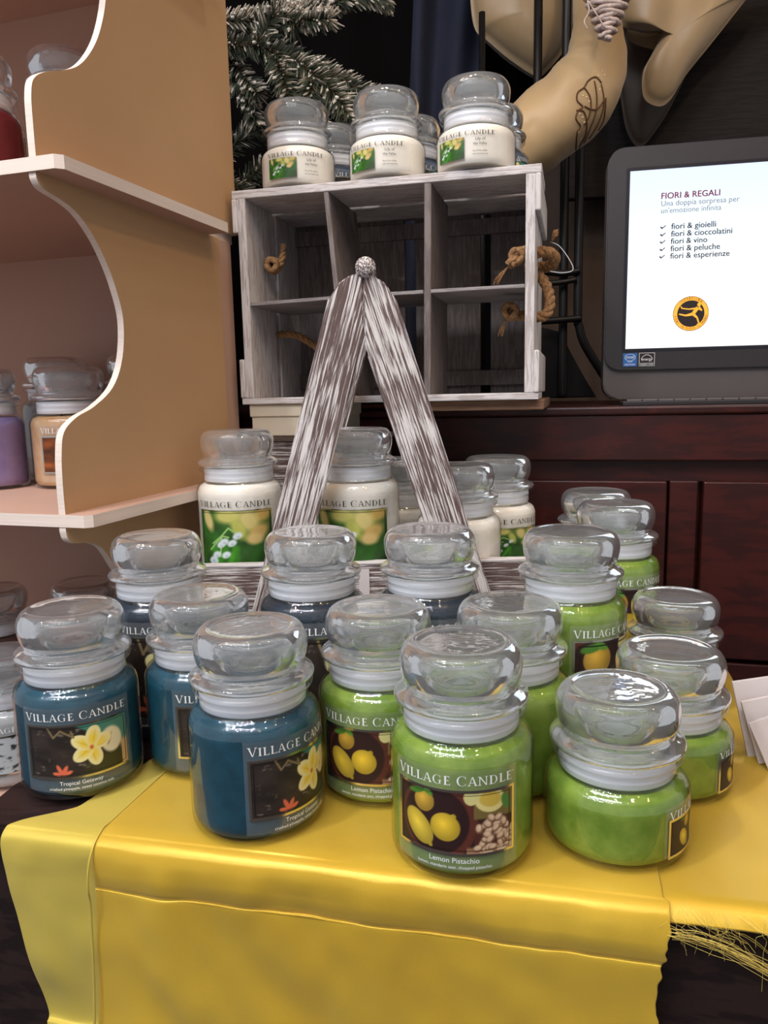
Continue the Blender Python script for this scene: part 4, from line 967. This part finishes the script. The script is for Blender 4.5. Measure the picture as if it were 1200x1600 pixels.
# ------------------------------------------------------------------ fir branches
def fir(name, label, pts, twigs, nl=.030, dens=1, seed=1, snow=.5, y0=1.30):
    rs = random.Random(seed); root = thing(name, label, 'branch', (pts[0][0], pts[0][1], pts[0][2]), 0, 'snowy fir branches')
    o0 = Vector(pts[0]); paths = [catmull([Vector(p)-o0 for p in pts], 8)]
    stems = [tube(paths[0], [.0045*(1-.6*i/len(paths[0])) for i in range(len(paths[0]))], 8)]
    for tw in twigs:
        q = catmull([Vector(p)-o0 for p in tw], 6); paths.append(q); stems.append(tube(q, [.0028*(1-.5*i/len(q)) for i in range(len(q))], 7))
    v, f = join(stems); obj('stem', v, f, M['bark'], root, True)
    vs = []; fs = []; col = []; blobs = []
    for q in paths:
        L = sum((b-a).length for a, b in zip(q, q[1:])); n = int(L*2300*dens)
        for k in range(n):
            t = rs.random()*(len(q)-1.001); i = int(t); p = q[i].lerp(q[i+1], t-i); d = (q[i+1]-q[i]).normalized()
            r = Vector((rs.gauss(0, 1), rs.gauss(0, 1), rs.gauss(0, 1))); r = (r-d*r.dot(d)).normalized(); e = (r*.8+d*.62).normalized(); l = nl*rs.uniform(.6, 1.1)
            s = e.cross(Vector((.1, .9, .3))).normalized()*.00085; u = e.cross(s).normalized()*.00055; b = len(vs)
            w = rs.random() < snow*(0.35+.65*max(0, r.z+.5))
            g = rs.uniform(.7, 1.2); cg = (.040*g, .070*g, .028*g, 1) if rs.random() < .6 else (.11*g, .115*g, .045*g, 1); cw = (.62*g, .54*g, .44*g, 1) if w else tuple(.6*cg[z]+.04 for z in range(3))+(1,)
            for tt, wd in ((0, .8), (.6, 1.1), (1, .5)):
                if w and tt > .5: wd *= 1.7
                c = p+e*l*tt
                for m_ in (s, u, -s, -u): vs.append(c+m_*wd); col.append(cg if tt < .5 else cw)
            for h in (0, 4):
                for m_ in range(4): fs.append((b+h+m_, b+h+(m_+1) % 4, b+h+4+(m_+1) % 4, b+h+4+m_))
            fs.append((b+8, b+9, b+10, b+11))
            if w and rs.random() < .22: blobs.append((p+e*l*.8, rs.uniform(.0016, .0034)))
    nd = obj('needles', vs, fs, M['needle'], root); nd['kind'] = 'stuff'
    ca = nd.data.color_attributes.new('Col', 'FLOAT_COLOR', 'POINT'); ca.data.foreach_set('color', [c for q in col for c in q])
    bm = bmesh.new()
    for c, r in blobs: bmesh.ops.create_icosphere(bm, subdivisions=1, radius=r, matrix=Matrix.Translation(c) @ Matrix.Diagonal((1.2, 1, .9, 1)))
    if blobs: sn = obj_bm('snow', bm, M['snow'], root, True); sn['kind'] = 'stuff'
fir('fir_branch', 'snow-tipped fir branch reaching right along the top edge', [(-.30, 1.34, .60), (-.20, 1.33, .595), (-.10, 1.31, .60), (-.02, 1.30, .61), (.02, 1.30, .605)],
    [[(-.14, 1.32, .60), (-.11, 1.30, .58), (-.07, 1.28, .57)], [(-.09, 1.31, .60), (-.05, 1.29, .63), (.0, 1.28, .64)]], .026, 1.9, 1, .75)
fir('fir_branch', 'green fir branch drooping down behind the leftmost crate candle', [(-.30, 1.38, .58), (-.20, 1.34, .56), (-.12, 1.31, .52), (-.06, 1.29, .46), (-.03, 1.28, .40), (-.015, 1.27, .35)],
    [[(-.16, 1.32, .54), (-.14, 1.30, .48), (-.12, 1.29, .42)], [(-.10, 1.30, .50), (-.10, 1.29, .44), (-.08, 1.28, .38)], [(-.19, 1.33, .555), (-.155, 1.31, .59), (-.125, 1.30, .575)]], .034, 1.7, 2, .28)
fir('fir_branch', 'short frosted fir branch beside the cream shelf unit, at the upper left', [(-.36, 1.42, .66), (-.28, 1.40, .60), (-.23, 1.38, .54), (-.20, 1.37, .50)], [[(-.25, 1.39, .58), (-.20, 1.36, .60), (-.16, 1.35, .585)], [(-.26, 1.4, .56), (-.22, 1.39, .50), (-.205, 1.39, .46)]], .028, 1.5, 3, .5)
fir('fir_branch', 'dark fir branch hanging lowest, between the shelf unit and the crate candles', [(-.40, 1.50, .48), (-.32, 1.48, .42), (-.24, 1.46, .36), (-.20, 1.45, .28)], [[(-.25, 1.47, .38), (-.21, 1.45, .40)], [(-.30, 1.48, .42), (-.25, 1.46, .45), (-.20, 1.45, .47)]], .030, 1.0, 4, .2)
fir('fir_branch', 'dim fir branch far back, between two of the crate candles', [(-.12, 1.56, .62), (-.04, 1.54, .57), (.02, 1.53, .53), (.03, 1.52, .48)], [[(-.04, 1.54, .57), (-.01, 1.53, .51), (-.01, 1.52, .46)]], .030, 1.2, 5, .3)

# ================================================================== THE CANDLES
TJ = -.3170; g1 = 'jar candles on the yellow cloth'
zc = TZ+.0052+.0012; zr = TZ+.0035+.0012; zt = TZ+.0001
jar('M', 'wax_blue', 'tropical', -.2607, .6095, TZ+.0045, -3, 'teal jar candle at the left table corner, its flower label facing forward', g1)
jar('M', 'wax_blue', 'tropical', -.1609, .6364, zc, 20, 'teal jar candle set back between the two front teal ones', g1)
jar('M', 'wax_blue', 'tropical', -.1005, .5410, zc, 41, 'teal jar candle nearest the front, label turned to the right', g1)
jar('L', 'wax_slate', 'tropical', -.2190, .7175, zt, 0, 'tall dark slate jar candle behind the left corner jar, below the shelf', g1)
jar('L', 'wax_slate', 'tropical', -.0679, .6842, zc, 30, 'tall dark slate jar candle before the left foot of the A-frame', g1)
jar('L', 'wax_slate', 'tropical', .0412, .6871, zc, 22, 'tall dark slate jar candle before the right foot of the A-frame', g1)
jar('M', 'wax_green', 'lemon', -.0066, .5856, zc, -9, 'green lemon jar candle beside the foremost teal jar, its label half hidden', g1)
jar('M', 'wax_green', 'lemon', .0501, .4960, zc, -6, 'green lemon jar candle in the front centre, whole label facing forward', g1)
jar('M', 'wax_green', 'lemon', .0985, .5880, zc, 160, 'green jar candle directly behind the front centre one, no label showing', g1)
jar('L', 'wax_green', 'lemon', .1650, .6620, zc, 52, 'tall green jar candle with brand name and top of its picture showing, right of centre', g1)
jar('L', 'wax_green', 'lemon', .2565, .8330, zr, 26, 'tall green jar candle near the back right with half its brand name showing', g1)
jar('L', 'wax_green', 'lemon', .2630, .9350, zr, 150, 'hindmost tall green jar candle, only its glass lid showing', g1)
jar('S', 'wax_green', 'lemon', .2895, .7380, zr, 150, 'small green jar candle at the right edge, mostly hidden behind a lower one', g1)
jar('S', 'wax_green', 'lemon', .2265, .5830, zr, 98, 'small green jar candle at the right, second from the front, label at its edge', g1)
jar('S', 'wax_green', 'lemon', .1592, .5010, zc, 92, 'squat green jar candle at the front right corner of the runner', g1)
ZT_ = -.2304; g2 = 'white jar candles in the wooden tray'
jar('L', 'wax_white', 'lily', -.1685, .8860, ZT_, -9, 'tall white jar candle at the left end of the tray, left of the A-frame', g2)
jar('L', 'wax_white', 'lily', -.0310, .8740, ZT_, -11, 'tall white jar candle framed by the two legs of the A-frame', g2)
jar('M', 'wax_white', 'lily', .0220, .9580, ZT_, 120, 'white jar candle hidden behind the framed tall one, beside the right A-frame leg', g2)
jar('M', 'wax_white', 'lily', .0860, .8690, ZT_, -31, 'white jar candle just right of the A-frame, partly behind its leg', g2)
jar('M', 'wax_white', 'lily', .1445, .9610, ZT_, 17, 'white jar candle at the right end of the tray, with brand name visible', g2)
ZC_ = .2621; g3 = 'small jar candles on top of the crate'
jar('S', 'wax_white', 'lilysmall', -.104, 1.069, ZC_, -4, 'small white jar candle on the left end of the crate top', g3)
jar('S', 'wax_white', 'lilysmall', .0136, 1.036, ZC_, -20, 'small white jar candle in the middle of the crate top', g3)
jar('S', 'wax_white', 'lilysmall', .1236, 1.003, ZC_, -18, 'small white jar candle on the right end of the crate top', g3)
jar('S', 'wax_navy', 'tropical', -.064, 1.164, ZC_, 50, 'slate blue jar candle peeking between the left and middle crate jars', g3)
jar('S', 'wax_navy', 'tropical', .048, 1.136, ZC_, 30, 'slate blue jar candle peeking between the middle and right crate jars', g3)
jar('S', 'wax_navy', 'tropical', .157, 1.099, ZC_, 30, 'slate blue jar candle half hidden behind the right crate jar', g3)
g4 = 'jar candles in the cream shelf unit'
jar('L', 'wax_brown', 'plain', -.369, .980, .2122, 20, 'tall brown jar candle on the upper shelf, behind the scalloped panel', g4)
jar('M', 'wax_red', 'plain', -.430, .870, .2122, 120, 'dark red jar candle cut by the left edge, on the upper shelf', g4)
jar('M', 'wax_amber', 'amber', -.390, .965, -.1088, 0, 'amber jar candle with autumn label on the middle shelf', g4)
jar('M', 'wax_lilac', None, -.500, .960, -.1088, 120, 'lilac jar candle at the left edge on the middle shelf', g4)
jar('T', 'wax_gray', 'plain', -.445, 1.065, -.1088, 90, 'jar candle in the back row of the middle shelf, behind the amber one', g4)
jar('T', 'wax_brown', 'plain', -.325, 1.045, -.1088, 90, 'jar candle in the back row, seen through the curve of the side panel', g4)
jar('M', 'wax_gray', 'mosaic', -.440, .835, -.4298, 10, 'pale grey jar candle with speckled label, lowest shelf at the left edge', g4)
jar('L', 'wax_orange', 'plain', -.400, .985, -.4298, 60, 'tall orange jar candle on the lowest shelf behind the corner teal jar', g4)
jar('M', 'wax_brown', 'plain', -.300, .968, -.4298, 60, 'brown jar candle on the lowest shelf under the bracket', g4)
jar('L', 'wax_brown', 'plain', -.510, .960, -.4298, 60, 'tall dark jar candle on the lowest shelf near the left edge', g4)
